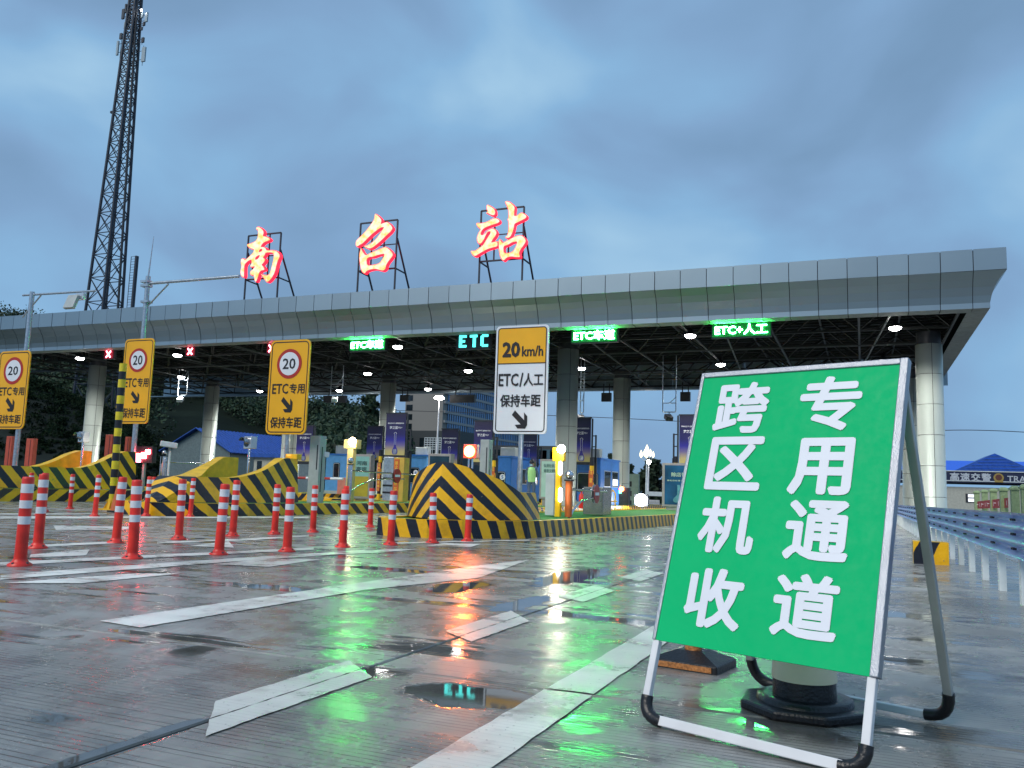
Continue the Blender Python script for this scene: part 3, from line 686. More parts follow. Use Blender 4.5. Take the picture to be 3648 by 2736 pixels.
island([(-7.45, 12.9), (-7.42, 12.2), (-7.2, 11.8), (-6.8, 11.68), (-6.3, 11.82), (-5.85, 12.15), (-5.45, 12.65), (-5.15, 13.2), (-5.06, 13.6), (-5.02, 15), (-4.85, 19), (-4.7, 23), (-4.7, 32), (-4.75, 41), (-7.4, 41), (-7.45, 24)], K1, 'striped kerbed island with the chevron prow, nearest and rightmost', .34)
bar_island(-15.32, -12.93, 13.5, 46, K1, 'striped kerbed island under the nose block below the third yellow sign', .6, 1, .75)
bar_island(-24.8, -22.1, 13.4, 46, .36, 'striped kerbed island at the far left behind the bollards', .72, -1, .8)
bar_island(-11.7, -9.7, 23.5, 47, .27, 'kerbed island carrying the two silver columns in the middle', .42)
bar_island(-18.8, -16.7, 26, 46, .27, 'kerbed island with the teal and yellow light box', .9, -1)
bar_island(-37.8, -35.2, 24, 46, .3, 'far island at the left edge behind the red boxes', .6)

# crash noses -----------------------------------------------------------
def nose(cx, y0, kz, hw, Lv, Ls, hf, lean, hollow, thick, per, kslope, label, u0_=0, side_in=.1, curve=1.0):
    n1, n2 = 18, 8; T = Lv+Ls; path = []
    for i in range(n1+1):
        t = i/n1; path.append((t*Lv/T, hw*((sin(t*pi/2)**curve) if curve else t**.6), t*Lv))
    for i in range(1, n2+1): path.append(((Lv+Ls*i/n2)/T, hw, Lv+Ls*i/n2))
    ul = [0]
    for a, c_ in zip(path, path[1:]): ul.append(ul[-1]+sqrt((a[1]-c_[1])**2+(a[2]-c_[2])**2))
    zb = gz(y0)+kz; o = thing('crash_nose', (cx, y0+T*.5, zb), label, 'crash barrier', 'yellow and black island nose blocks')
    b = MB(); R = 6
    def pt(i, side, t):
        s_, dx, dy = path[i]; h = hf(s_); w = max(0, 1-s_*2.2); back = lean*w*(t**1.15)
        ins = side_in*t
        if not curve:           # flat flanks cut off by a raked leading edge
            cut = lean*t; y_ = cut+dy*(1-cut/T); x = hw*min(1, y_/Lv)**.6
            if i == 0: x = 0
            return Vector((cx+side*max(0, x-ins*x/hw), y0+y_, zb+h*t))
        x = max(0, dx-ins*(dx/hw))
        return Vector((cx+side*x, y0+dy+back*(1-s_), zb+h*t))
    for side in (1, -1):
        for i in range(len(path)-1):
            for r_ in range(R):
                t0, t1 = r_/R, (r_+1)/R; q = [pt(i, side, t0), pt(i+1, side, t0), pt(i+1, side, t1), pt(i, side, t1)]
                uvs = [((ul[ii]*kslope+hf(path[ii][0])*tt+u0_)/per, 0) for ii, tt in ((i, t0), (i+1, t0), (i+1, t1), (i, t1))]
                if not curve: uvs = [((sqrt((p_.y-y0)**2+(p_.x-cx)**2)*kslope+p_.z-zb+u0_)/per, 0) for p_ in q]
                if side < 0: q = q[::-1]; uvs = uvs[::-1]
                b.quad(q, uvs)
    last = len(path)-1
    def inn(i, side, t):
        p = pt(i, side, t); s_, dx, dy = path[i]
        return Vector((cx+side*max(0, (dx-thick)), min(p.y+thick*1.3*max(0, 1-s_*1.3), y0+T), p.z))
    if hollow:
        for side in (1, -1):
            for i in range(last):
                q = [pt(i, side, 1), pt(i+1, side, 1), inn(i+1, side, 1), inn(i, side, 1)]
                b.quad(q if side > 0 else q[::-1], mi=1)
                q = [inn(i, side, 1), inn(i+1, side, 1), inn(i+1, side, 0), inn(i, side, 0)]
                b.quad(q if side > 0 else q[::-1], mi=1)
            b.quad([pt(last, side, t/R) for t in range(R+1)] + [inn(last, side, 1), inn(last, side, 0)], mi=1)
    else:
        for i in range(last): b.quad([pt(i, 1, 1), pt(i+1, 1, 1), pt(i+1, -1, 1), pt(i, -1, 1)], mi=1)
        b.quad([pt(last, 1, t/R) for t in range(R+1)] + [pt(last, -1, t/R) for t in range(R, -1, -1)], mi=1)
    b.build('striped_block', [stripes, yellow], o); return o
hf1 = lambda s: (.93-.47*(min(s, .62)/.62)**1.15)
nose(-6.36, 12.2, K1, 1.13, 1.3, .5, hf1, .2, False, .2, .36, .82, 'chevron striped prow block with its tip highest, beside the white speed sign', curve=.8)
def swoop(pxs, X, y0, T, h0, h1):        # where along the block the top starts to rise and where it levels out
    s0, s1 = [(onx(px, 1660, X).y-y0)/T for px in pxs]
    return lambda s: h0+(h1-h0)*max(0, min(1, (s-s0)/(s1-s0)))**1.6
y2 = 13.75; T2 = onx(1068, 1700, -12.95).y-y2
nose(-14.1, y2, K1, 1.15, T2*.62, T2*.38, swoop((800, 1008), -12.98, y2, T2, .56, 1.08), .75, True, .36, .58, 1.15, 'hollow striped nose block swooping up to the right, in front of the third yellow sign', curve=0)
ye3 = onx(486, 1700, -22.15).y; y3 = ye3-7.2
nose(-23.4, y3, .36, 1.25, 3.4, 3.8, swoop((250, 425), -22.2, y3, 7.2, .62, 1.22), .8, True, .4, .66, 1.2, 'hollow striped nose block at the left edge behind the height pole', curve=0)

# height pole and cone ---------------------------------------------------
p = gnd(398, 1816); top = at(432, 1296, p.y); tp_ = gnd(398, 1816)
o = thing('height_pole', p, 'tall black and yellow banded pole with a flared yellow foot at the left', 'pole')
H = top.z-p.z; nb = 17; dx = top.x-p.x
for k in range(nb):
    f0, f1 = .05+.95*k/nb, .05+.95*(k+1)/nb
    MB().tube([(p.x+dx*f0*.35, p.y, p.z+H*f0), (p.x+dx*f1*.35, p.y, p.z+H*f1)], .083 if k % 2 else .085, 14).build('black_band' if k % 2 else 'yellow_band', black if k % 2 else mat('film_yellow', (.75, .6, .02, 1), .25, var=.15), o)
b = MB().box((p.x, p.y, p.z+.015), (.42, .42, .03))
for a in range(4):
    d = V(cos(a*pi/2+.5), sin(a*pi/2+.5), 0); q = p+V(0, 0, .03)
    b.quad([q+d*.08, q+d*.2, q+d*.085+V(0, 0, .22)]); b.quad([q+d*.085+V(0, 0, .22), q+d*.2, q+d*.08])
b.lathe((p.x, p.y, p.z), [(.12, .03), (.1, .15), (.095, .26)], 12); b.build('foot', yellow, o)
b = MB(); [b.box((p.x-.1, p.y, p.z+H*f), (.06, .05, .06)) for f in (.7, .955)]; b.build('clamp', yellow, o)
def cone(p, h, r, body, lab, base=.2, bands=True, seg=20):
    o = thing('traffic_cone', p, lab, 'traffic cone')
    b = MB().prism([(p.x+x*base, p.y+y*base) for x, y in ((-1, -.7), (-.7, -1), (.7, -1), (1, -.7), (1, .7), (.7, 1), (-.7, 1), (-1, .7))], p.z, p.z+.035); b.build('base', black_rub, o, bevel=.008)
    MB().lathe((p.x, p.y, p.z+.03), [(r, 0), (r*.2, h)], seg).build('cone_body', body, o)
    if bands:
        b = MB(); f = lambda z: r+(r*.2-r)*z/h+.002; b.lathe((p.x, p.y, p.z+.03), [(f(h*.42), h*.42), (f(h*.68), h*.68)], seg); b.build('reflective_band', white_band, o)
    return o
cone(gnd(414, 1824)+V(0, 0, .002), .62, .13, orange, 'slim orange traffic cone beside the foot of the banded pole', .16, False)

# bollards -----------------------------------------------------------------
def make_bollard():
    o = thing('bollard', (0, 0, 0), '', 'bollard', 'red and white flexible bollards')
    r = .049; MB().lathe((0, 0, 0), [(r*1.04, .05), (r, .2), (r, .735), (r*.9, .75), (r*.3, .752)], 18).build('post', red, o)
    b = MB(); b.lathe((0, 0, 0), [(.098, 0), (.098, .012), (.07, .03), (.05, .06), (r*1.08, .085)], 18); b.build('foot', red, o)
    b = MB()
    for k in range(4): a = k*pi/2+.6; b.lathe((cos(a)*.075, sin(a)*.075, .018), [(.012, 0), (.012, .012), (.006, .016)], 6)
    b.build('bolt', dark, o)
    for z0, z1 in ((.615, .692), (.485, .552), (.35, .417)):
        MB().lathe((0, 0, 0), [(r+.0012, z0), (r+.0014, z1)], 18).build('reflective_band', white_band, o)
    return o
BL = [(70, 2015, 1699, 'nearest and largest, at the left edge'), (134, 1953, 1689, 'close behind the nearest one on its right'), (7, 1778, 1658, 'cut by the left edge of the picture'),
      (98, 1811, 1667, 'far one behind the second nearest'), (142, 1836, 1668, 'half hidden behind the two nearest'), (157, 1823, 1667, 'smallest peeking above the second nearest'),
      (249, 1813, 1675, 'alone in front of the left nose block, left one'), (337, 1840, 1684, 'just left of the tall banded pole'), (412, 1934, 1699, 'just right of the banded pole'),
      (471, 1990, 1710, 'large one over the red reflection'), (520, 1838, 1691, 'behind the one over the red reflection'), (540, 1823, 1688, 'farthest behind the red reflection bollard'),
      (636, 1922, 1707, 'before the left end of the middle nose'), (677, 1841, 1701, 'slim far one before the middle nose block'), (779, 1976, 1724, 'large one centred before the middle nose block'),
      (828, 1910, 1711, 'just behind and right of the large middle one'), (977, 1903, 1725, 'left one of a pair under the third sign'), (1022, 1965, 1735, 'before the right end of the middle nose'),
      (1114, 1896, 1729, 'standing under the grey slotted post'), (1220, 1949, 1743, 'in the green reflection, front one'), (1222, 1884, 1731, 'hidden behind the green reflection one'),
      (1318, 1878, 1739, 'with a torn band, behind the left tip of the kerb'), (1391, 1941, 1748, 'before the left part of the chevron island'), (1540, 1934, 1756, 'before the middle of the chevron prow'), (1665, 1929, 1761, 'rightmost, before the chevron island')]
proto = make_bollard()
for i, (x, y, ty, lab) in enumerate(BL):
    p = gnd(x, y)
    lo_h, hi_h = .5, 1.1
    for _ in range(24):
        mh = (lo_h+hi_h)/2; q = V(p.x, p.y, p.z+mh)-CAM; sy = CY-FPX*q.dot(uu)/q.dot(fw)
        if sy > ty: lo_h = mh
        else: hi_h = mh
    k = max(.9, min(1.08, mh/.75))
    o = proto if i == 0 else clone(proto)
    o.location = p; o.scale = (1, 1, k); o.rotation_euler = (random.uniform(-.028, .028), random.uniform(-.028, .028), random.uniform(0, 6))
    o['label'] = 'red bollard with white bands, '+lab

# ------------------------------------------------------------------ the green A-board
al, Wd, Lh, pb = .32799, .772, 1.3174, .273
th = -.3545
u_ = V(cos(th), sin(th), 0); n_ = V(-sin(th), cos(th), 0); upv = V(0, 0, cos(al))+n_*sin(al); nf = u_.cross(upv)*1.0   # nf points towards the viewer
o0 = V(-.7253, 2.9539, -.0077)
bd = thing('sign_board', o0+u_*Wd/2+n_*.2, 'large green folding board with eight white characters, nearest to the viewer', 'sign board')
Rm = Matrix((u_, upv, nf)).transposed(); rot = Rm.to_euler()
def FP(a, b_, c_=0): return o0+u_*a+upv*b_+nf*c_
gr = mat('green_vinyl', (.0, .5, .17, 1), .5, var=.05, vscale=2); gr.node_tree.nodes['Principled BSDF'].inputs['Specular IOR Level'].default_value = .22
t = gr.node_tree; b = t.nodes['Principled BSDF']; geo = t.nodes.new('ShaderNodeNewGeometry')
n1 = t.nodes.new('ShaderNodeTexNoise'); n1.inputs['Scale'].default_value = 3.2; n1.inputs['Detail'].default_value = 4; n1.inputs['Distortion'].default_value = 1.2
t.links.new(geo.outputs['Position'], n1.inputs['Vector']); bp = t.nodes.new('ShaderNodeBump'); bp.inputs['Strength'].default_value = .22; bp.inputs['Distance'].default_value = .02
t.links.new(n1.outputs[0], bp.inputs['Height']); t.links.new(bp.outputs[0], b.inputs['Normal'])
n5 = t.nodes.new('ShaderNodeTexNoise'); n5.inputs['Scale'].default_value = 26; n5.inputs['Detail'].default_value = 8; n5.inputs['Roughness'].default_value = .7; t.links.new(geo.outputs['Position'], n5.inputs['Vector'])
m5 = t.nodes.new('ShaderNodeMapRange'); m5.inputs[1].default_value = .35; m5.inputs[2].default_value = .65; m5.inputs[3].default_value = .4; m5.inputs[4].default_value = .7; t.links.new(n5.outputs[0], m5.inputs[0]); t.links.new(m5.outputs[0], b.inputs['Roughness'])
b.inputs['Specular IOR Level'].default_value = .16
def slab(a0, a1, b0, b1, c0, c1):
    m_ = MB(); P = [FP(a, b_, c_) for c_ in (c0, c1) for b_ in (b0, b1) for a in (a0, a1)]
    k = len(m_.v); m_.v += P
    for f in ((0, 2, 3, 1), (4, 5, 7, 6), (0, 1, 5, 4), (2, 6, 7, 3), (0, 4, 6, 2), (1, 3, 7, 5)): m_.face(f)
    return m_
slab(.012, Wd-.012, pb, Lh-.012, -.006, .004).build('panel', gr, bd)
wet_alu = mat('wet_aluminium', (.36, .38, .42, 1), .3, .7, var=.12, vscale=9, bump=.25, bscale=260)
for a in ((-.002, .012, pb, Lh, -.02, .009), (Wd-.02, Wd+.006, pb, Lh, -.024, .012), (.012, Wd-.02, Lh-.022, Lh, -.02, .01)): slab(*a).build('frame_bar', wet_alu, bd, bevel=.003)
for a in ((.0, .026, .075, pb, -.02, .004), (Wd-.028, Wd-.002, .075, pb, -.02, .004)): slab(*a).build('leg', white_tube, bd, bevel=.003)
slab(.07, Wd-.07, -.002, .03, -.02, .008).build('bottom_bar', white_tube, bd, bevel=.003)
def elbow(pA, pC, pB, r=.021): 
    q = []
    for i in range(7): t_ = i/6; q.append(pA*(1-t_)**2+pC*2*t_*(1-t_)+pB*t_**2)
    return MB().tube(q, r, 10)
elbow(FP(.013, .085, -.008), FP(.008, .012, -.008), FP(.085, .013, -.006)).build('corner_foot', black_rub, bd)
elbow(FP(Wd-.015, .085, -.008), FP(Wd-.01, .012, -.008), FP(Wd-.085, .013, -.006)).build('corner_foot', black_rub, bd)
# rear legs
hl, hr_ = FP(.013, Lh-.1, -.03), FP(Wd-.015, Lh-.1, -.03)
bl, br = o0+n_*.83+V(0, 0, .012)+u_*.01, o0+u_*(Wd-.01)+n_*.83+V(0, 0, .012)
gb = mat('weathered_tube', (.42, .44, .42, 1), .4, .3, var=.2)
for a, b_ in ((hl, bl), (hr_, br)):
    d = (a-b_).normalized(); MB().bar(a, b_+d*.09, .03, .026).build('rear_leg', gb, bd, bevel=.003)
MB().bar(bl+u_*.08, br-u_*.08, .026).build('rear_bar', white_tube, bd, bevel=.003)
for q, s_ in ((bl, 1), (br, -1)):
    d = ((hl if s_ > 0 else hr_)-q).normalized(); elbow(q+d*.1, q, q+u_*.09*s_).build('corner_foot', black_rub, bd)
chars = [('跨', .252, .85), ('区', .266, .637), ('机', .277, .413), ('收', .272, .163), ('专', .685, .852), ('用', .68, .628), ('通', .7, .413), ('道', .69, .173)]
PH = Lh-pb
for ch, a, v in chars:
    q = FP(.0+Wd*a, pb+PH*v, .0055); put_text('character', ch, print_white, bd, q, .218, .208, .027, rot, .0015)

# cone bases behind the board
p = gnd(1738, 1538)
p = gnd(2866, 2530)
o = thing('traffic_drum', p, 'black based traffic cone with a cream reflective sleeve behind the green board', 'traffic cone')
poly = [(.24*cos(a)*(1.0), .24*sin(a)) for a in [pi/8+k*pi/4 for k in range(8)]]
MB().prism([(p.x+x, p.y+y) for x, y in poly], p.z, p.z+.035).build('base', black_rub, o, bevel=.01)
MB().lathe((p.x, p.y, p.z+.034), [(.175, 0), (.17, .018), (.135, .02)], 28).build('base_step', black_rub, o)
MB().lathe((p.x, p.y, p.z+.05), [(.115, 0), (.112, .065)], 28).build('collar', black_rub, o)
MB().lathe((p.x, p.y, p.z+.115), [(.118, 0), (.1, .195), (.098, .197)], 28).build('reflective_sleeve', mat('cream_sleeve', (.95, .8, .52, 1), .35, var=.1), o)
MB().lathe((p.x, p.y, p.z+.312), [(.096, 0), (.03, .5)], 28).build('cone_body', orange, o)
p = gnd(2470, 2372)
o = thing('delineator_post', p, 'black rubber base with copper coloured reflective edge, left behind the green board', 'traffic post')
rz = -.2; R2 = Matrix.Rotation(rz, 3, 'Z')
b = MB(); k0 = 0
for s_, z in ((.16, 0), (.16, .035), (.06, .075)): b.v += [p+R2@V(x*s_, y*s_*.8, z) for x, y in ((-1, -1), (1, -1), (1, 1), (-1, 1))]
for r_ in range(2):
    for k in range(4): a = r_*4+k; c_ = r_*4+(k+1) % 4; b.face((a, c_, c_+4, a+4))
b.face((8, 9, 10, 11)); b.build('base', black_rub, o, bevel=.006)
b = MB(); copper = mat('copper_reflective', (.5, .2, .06, 1), .3, var=.5, vscale=90, bump=.5)
b.box(p+R2@V(0, -.13, .017), (.27, .004, .024), rz=rz); b.build('edge_strip', copper, o)
MB().lathe((p.x, p.y, p.z+.07), [(.04, 0), (.04, .55)], 14).build('post', copper, o)

# ------------------------------------------------------------------ guardrail
gx = 1.12
rail_m = mat('rail_blue_galvanised', (.3, .4, .7, 1), .3, .4, var=.2, vscale=5)
gd = thing('guardrail', (gx+.1, 14, gz(14)), 'long blue grey triple wave guardrail on white posts at the right', 'guardrail')
def rail_piece(y0, y1):
    b = MB(); zt, zb = .735, .385; pr = []
    for k in range(37):
        f = k/36; ph = f*3*2*pi; pr.append((-.035*cos(ph) if True else 0, zt+(zb-zt)*f))
    for (a0, z0), (a1, z1) in zip(pr, pr[1:]):
        b.quad([(gx+a0, y0, z0+gz(y0)), (gx+a0, y1, z0+gz(y1)), (gx+a1, y1, z1+gz(y1)), (gx+a1, y0, z1+gz(y0))]); b.sm[-1] = True
        b.quad([(gx+a0+.004, y0, z0+gz(y0)), (gx+a1+.004, y0, z1+gz(y0)), (gx+a1+.004, y1, z1+gz(y1)), (gx+a0+.004, y1, z0+gz(y1))]); b.sm[-1] = True
    me = b.mesh('rail', origin(gd)); bm = bmesh.new(); bm.from_mesh(me); bmesh.ops.remove_doubles(bm, verts=bm.verts, dist=1e-5); bm.to_mesh(me); bm.free()
    return link('rail', me, rail_m, gd)
ys = [3.2+4.2*k for k in range(9)]
for a, c_ in zip(ys, ys[1:]): rail_piece(a, c_+.06)
post_m = mat('white_post', (.8, .85, .83, 1), .5, var=.15)
py_ = [4.4+1.2*k for k in range(27)]
for y in py_:
    MB().bb((gx+.04, y-.05, gz(y)), (gx+.1, y+.05, gz(y)+.72)).build('post', post_m, gd)
b = MB()
for y in py_:
    for z in (.677, .56, .443):
        for s_ in (-.045, .045): b.lathe((gx+.018, y+s_, gz(y)+z-.0), [(.011, -.028), (.011, .0)], 6, axis='X')
tag(b.build('bolt', dark, gd), kind='stuff')
p = gnd(3315, 2008)
b = MB(); w = .21
for (x0, y0, x1, y1) in ((-w, -.15, w, -.15), (w, -.15, w, .15), (w, .15, -w, .15), (-w, .15, -w, -.15)):
    b.quad([(p.x+x0, p.y+y0, p.z), (p.x+x1, p.y+y1, p.z), (p.x+x1, p.y+y1, p.z+.29), (p.x+x0, p.y+y0, p.z+.29)], [(.643, 0), (1.45, 0), (1.15, 0), (.30, 0)])
b.quad([(p.x-w, p.y-.15, p.z+.29), (p.x+w, p.y-.15, p.z+.29), (p.x+w, p.y+.15, p.z+.29), (p.x-w, p.y+.15, p.z+.29)], mi=1)
o = b.build('concrete_block', [stripes, yellow]); tag(o, 'small yellow concrete block with one black stripe beside the guardrail posts', 'concrete block')
o['label'] = 'small yellow concrete block with a black stripe beside the guardrail posts'

# ------------------------------------------------------------------ road signs
def rounded(cx, cz, w, h, r, n=6):
    q = []
    for sx, sz, a0 in ((1, 1, 0), (-1, 1, pi/2), (-1, -1, pi), (1, -1, 3*pi/2)):
        for k in range(n+1):
            a = a0+pi/2*k/n; q.append((cx+sx*(w/2-r)+r*cos(a), cz+sz*(h/2-r)+r*sin(a)))
    return q
def plate(name, c, w, h, r, y0, y1, mt, parent):
    return MB().prismY(rounded(c.x, c.z, w, h, r)[::-1], y0, y1).build(name, mt, parent)
def border(name, c, w, h, r, t, y, mt, parent):
    a = rounded(c.x, c.z, w, h, r); i_ = rounded(c.x, c.z, w-2*t, h-2*t, max(.01, r-t)); b = MB(); n = len(a)
    for k in range(n): j = (k+1) % n; b.quad([(a[k][0], y, a[k][1]), (i_[k][0], y, i_[k][1]), (i_[j][0], y, i_[j][1]), (a[j][0], y, a[j][1])])
    return b.build(name, mt, parent)
def arrow(c, s, y, mt, parent):
    # heavy arrow pointing down to the right
    L_ = [(-.5, .42), (-.33, .55), (.14, .02), (.14, .3), (.42, .14), (.42, -.55), (-.32, -.55), (-.12, -.22), (.0, -.2)]
    L_ = [(-.31, .54), (-.5, .27), (.07, -.28), (-.30, -.31), (-.13, -.52), (.35, -.53), (.47, -.32), (.47, .19), (.26, .42), (.28, -.04)]
    return MB().prismY([(c.x+a*s, c.z+b_*s) for a, b_ in L_], y, y-.004).build('arrow', mt, parent)
def speed_sign(x0, y0, x1, y1, Y, lab, base_z, post_x=None, arm=None):
    c, w, h = rect(x0, y0, x1, y1, Y)
    px = c.x if post_x is None else at(post_x, y1, Y+.12).x
    o = thing('speed_sign', (px, Y+.12, gz(Y)+base_z), lab, 'road sign', 'yellow speed limit signs')
    plate('plate', c, w, h, .12*w, Y, Y+.04, yel_sign, o); border('border', c, w*.93, h*.965, .1*w, .022*w, Y-.003, print_black, o)
    r = w*.31; cc = V(c.x, 0, c.z+h*.245)
    MB().lathe((cc.x, Y-.006, cc.z), [(r, 0), (r, -.003)], 48, axis='Y').build('red_ring', print_red, o)
    MB().lathe((cc.x, Y-.010, cc.z), [(r*.78, 0), (r*.78, -.003)], 48, axis='Y').build('white_disc', sign_white, o)
    put_text('lettering', '20', print_black, o, (cc.x, Y-.016, cc.z), w*.32, h*.115, .012, ext=.002)
    put_text('lettering', 'ETC', print_black, o, (c.x-w*.19, Y-.006, c.z-h*.02), w*.4, h*.108, .014, ext=.002)
    put_text('lettering', '专用', print_black, o, (c.x+w*.23, Y-.006, c.z-h*.02), w*.38, h*.108, .016, ext=.002)
    arrow(V(c.x, 0, c.z-h*.19), w*.3, Y-.003, print_black, o)
    put_text('lettering', '保持车距', print_black, o, (c.x, Y-.006, c.z-h*.376), w*.78, h*.118, .016, ext=.002)
    zt = c.z+h/2-.1 if not arm else at(arm[0], arm[1], Y+.12).z
    b = MB().tube([(px, Y+.12, gz(Y)+base_z), (px, Y+.12, zt)], .085 if arm else .06, 16); b.build('post', galv, o)
    b = MB(); [b.bb((px-.12, Y+.04, c.z+s_*h), (px+.12, Y+.2, c.z+s_*h+.05)) for s_ in (-.3, .25)]; b.build('clamp', galv, o)
    return o, px, zt
o, px, zt = speed_sign(955, 1210, 1097, 1546, 18.8, 'yellow sign with 20 in a red ring, the only one fully in view', K1)
o2, px2, zt2 = speed_sign(434, 1206, 538, 1508, 22.1, 'yellow speed limit sign partly hidden by the banded pole', .36, 484, (522, 985))
e1, e2 = at(530, 1010, 22.22), at(853, 984, 22.22)
b = MB().tube([e1, e2], .055, 12); b.build('arm', galv, o2)
b = MB().tube([at(528, 1088, 22.22), at(600, 1012, 22.22)], .03, 8); b.build('brace', galv, o2)
b = MB()
for yy in (1003, 1018, 1075): q = at(522, yy, 22.22); b.bb((q.x-.17, 22.1, q.z-.05), (q.x+.17, 22.34, q.z+.03))
b.build('clamp', galv, o2)
MB().tube([(px2, 22.22, zt2), at(548, 842, 22.22)], [.03, .008], 8).build('lightning_rod', galv, o2)
o3, px3, zt3 = speed_sign(-14, 1250, 96, 1527, 20.9, 'yellow speed limit sign cut off by the left edge of the picture', .3, 66, (78, 1043))
b = MB().tube([at(82, 1052, 21.02), at(340, 1036, 21.02)], .04, 10); b.build('arm', galv, o3)
MB().tube([at(80, 1130, 21.02), at(146, 1052, 21.02)], .028, 8).build('brace', galv, o3)
c, w, h = rect(240, 1052, 288, 1104, 20.9)
rd = thing('roadside_antenna', (c.x+.1, 20.9, c.z+h), 'tilted grey lane antenna box hanging from the arm at the far left', 'antenna')
MB().box((c.x, 20.8, c.z), (w*.72, .13, h), rx=-.35).build('panel', greypaint, rd, bevel=.015)
b = MB(); b.bb((c.x+.02, 20.92, c.z+h*.2), (c.x+w*.6, 21.05, c.z+h*.62)); b.build('bracket', alu, rd)
# white sign
c, w, h = rect(1762, 1158, 1950, 1544, 17.0)
o = thing('speed_sign', (at(1850, 1740, 17.1).x, 17.1, gz(17.1)+K1), 'white sign with an orange top reading 20 km/h', 'road sign')
plate('plate', c, w, h, .07*w, 17.0, 17.04, sign_white, o)
ct = V(c.x, 0, c.z+h*.312)
MB().prismY(rounded(ct.x, ct.z, w*.905, h*.335, .04)[::-1], 16.996, 16.999).build('orange_field', yel_sign, o)
border('border', c, w*.93, h*.965, .06*w, .018*w, 16.994, print_black, o)
MB().prismY([(c.x-w*.45, c.z+h*.142), (c.x+w*.45, c.z+h*.142), (c.x+w*.45, c.z+h*.151), (c.x-w*.45, c.z+h*.151)], 16.996, 16.993).build('dividing_line', print_black, o)
put_text('lettering', '20', print_black, o, (c.x-w*.2, 16.99, c.z+h*.277), w*.34, h*.145, .035, ext=.002)
put_text('lettering', 'km/h', print_black, o, (c.x+w*.205, 16.99, c.z+h*.258), w*.4, h*.098, .02, ext=.002)
put_text('lettering', 'ETC', print_black, o, (c.x-w*.235, 16.99, c.z-h*.005), w*.38, h*.118, .016, ext=.002)
put_text('lettering', '/', print_black, o, (c.x+w*.01, 16.99, c.z-h*.005), w*.07, h*.13, .02, ext=.002)
put_text('lettering', '人工', print_black, o, (c.x+w*.235, 16.99, c.z-h*.005), w*.37, h*.118, .018, ext=.002)
put_text('lettering', '保持车距', print_black, o, (c.x, 16.99, c.z-h*.197), w*.765, h*.116, .018, ext=.002)
arrow(V(c.x, 0, c.z-h*.37), w*.3, 16.995, print_black, o)
pxx = at(1855, 1600, 17.1).x
MB().tube([(pxx, 17.1, gz(17.1)+K1), (pxx, 17.1, c.z+h/2-.1)], .055, 16).build('post', galv, o)

# ------------------------------------------------------------------ equipment on the islands
def cab(name, x0, x1, yt, Y, base, mt, lab, catg, depth=.35, bev=.012, group=None):
    xa, xb = at(x0, yt, Y).x, at(x1, yt, Y).x; zt = at((x0+x1)/2, yt, Y).z; z0 = gz(Y)+base
    o = thing(name, ((xa+xb)/2, Y+depth/2, z0), lab, catg, group)
    MB().bb((xa, Y, z0), (xb, Y+depth, zt)).build('cabinet', mt, o, bevel=bev); return o, xa, xb, z0, zt
o, xa, xb, z0, zt = cab('barrier_machine', 1944, 1976, 1686, 16.9, K1, lightgrey, 'pale blue grey gate machine on the green turf right of the white sign', 'barrier', .4)
MB().bb((xb-.01, 17.0, z0+.45), (xb+.06, 17.2, z0+.95)).build('side_unit', lightgrey, o, bevel=.01)
# yellow lamp post with lamp head and tubes
def lamp_post(x, yt, yb, Y, hw, lamp, lm, lab, base=K1):
    p0 = at(x, yb, Y); zt = at(x, yt, Y).z; X = at(x, (yt+yb)/2, Y).x; z0 = gz(Y)+base
    o = thing('lane_lamp', (X, Y, z0), lab, 'lamp', None)
    yellow_ = mat('cream_paint', (.62, .48, .2, 1), .45) if hw > .15 else yellow
    MB().bb((X-hw*.5, Y-hw*.5, z0), (X+hw*.5, Y+hw*.5, zt-.05)).build('post', yellow_, o, bevel=.008)
    MB().bb((X-hw*1.15, Y-hw*.6, zt-.28), (X+hw*1.0, Y+hw, zt)).build('lamp_box', yellow_, o, bevel=.012)
    q = at(lamp[0], lamp[1], Y-hw-.08)
    MB().lathe((q.x, q.y+.05, q.z), [(.04, 0), (lamp[2], -.03), (lamp[2]*.9, -.06), (lamp[2]*.4, -.08)], 18, axis='Y').build('lamp_lens', lm, o)
    ld = bpy.data.lights.new('lane_lamp_light', 'POINT'); ld.energy = 14; ld.shadow_soft_size = .1; ld.color = (1, .9, .75)
    l_ = bpy.data.objects.new('lane_lamp_light', ld); C.objects.link(l_); l_.parent = o; l_.location = V(q.x, q.y-.12, q.z)-origin(o)
    return o, X, z0, zt
o, X, z0, zt = lamp_post(1990, 1594, 1843, 16.3, .11, (1999, 1600, .085), lamp_hot, 'yellow post with a glaring white lamp and two lit tubes beside the gate machine')
for y_ in (1668, 1763):
    q = at(1996, y_, 16.2); MB().tube([q+V(0, 0, -.14), q+V(0, 0, -.11), q+V(0, 0, .11), q+V(0, 0, .14)], [.015, .04, .04, .015], 10).build('light_tube', tube_light, o)
lamp_post(1250, 1566, 1790, 22, .2, (1254, 1573, .13), lamp_warm, 'cream post with a glaring warm lamp left of the bottle banner')
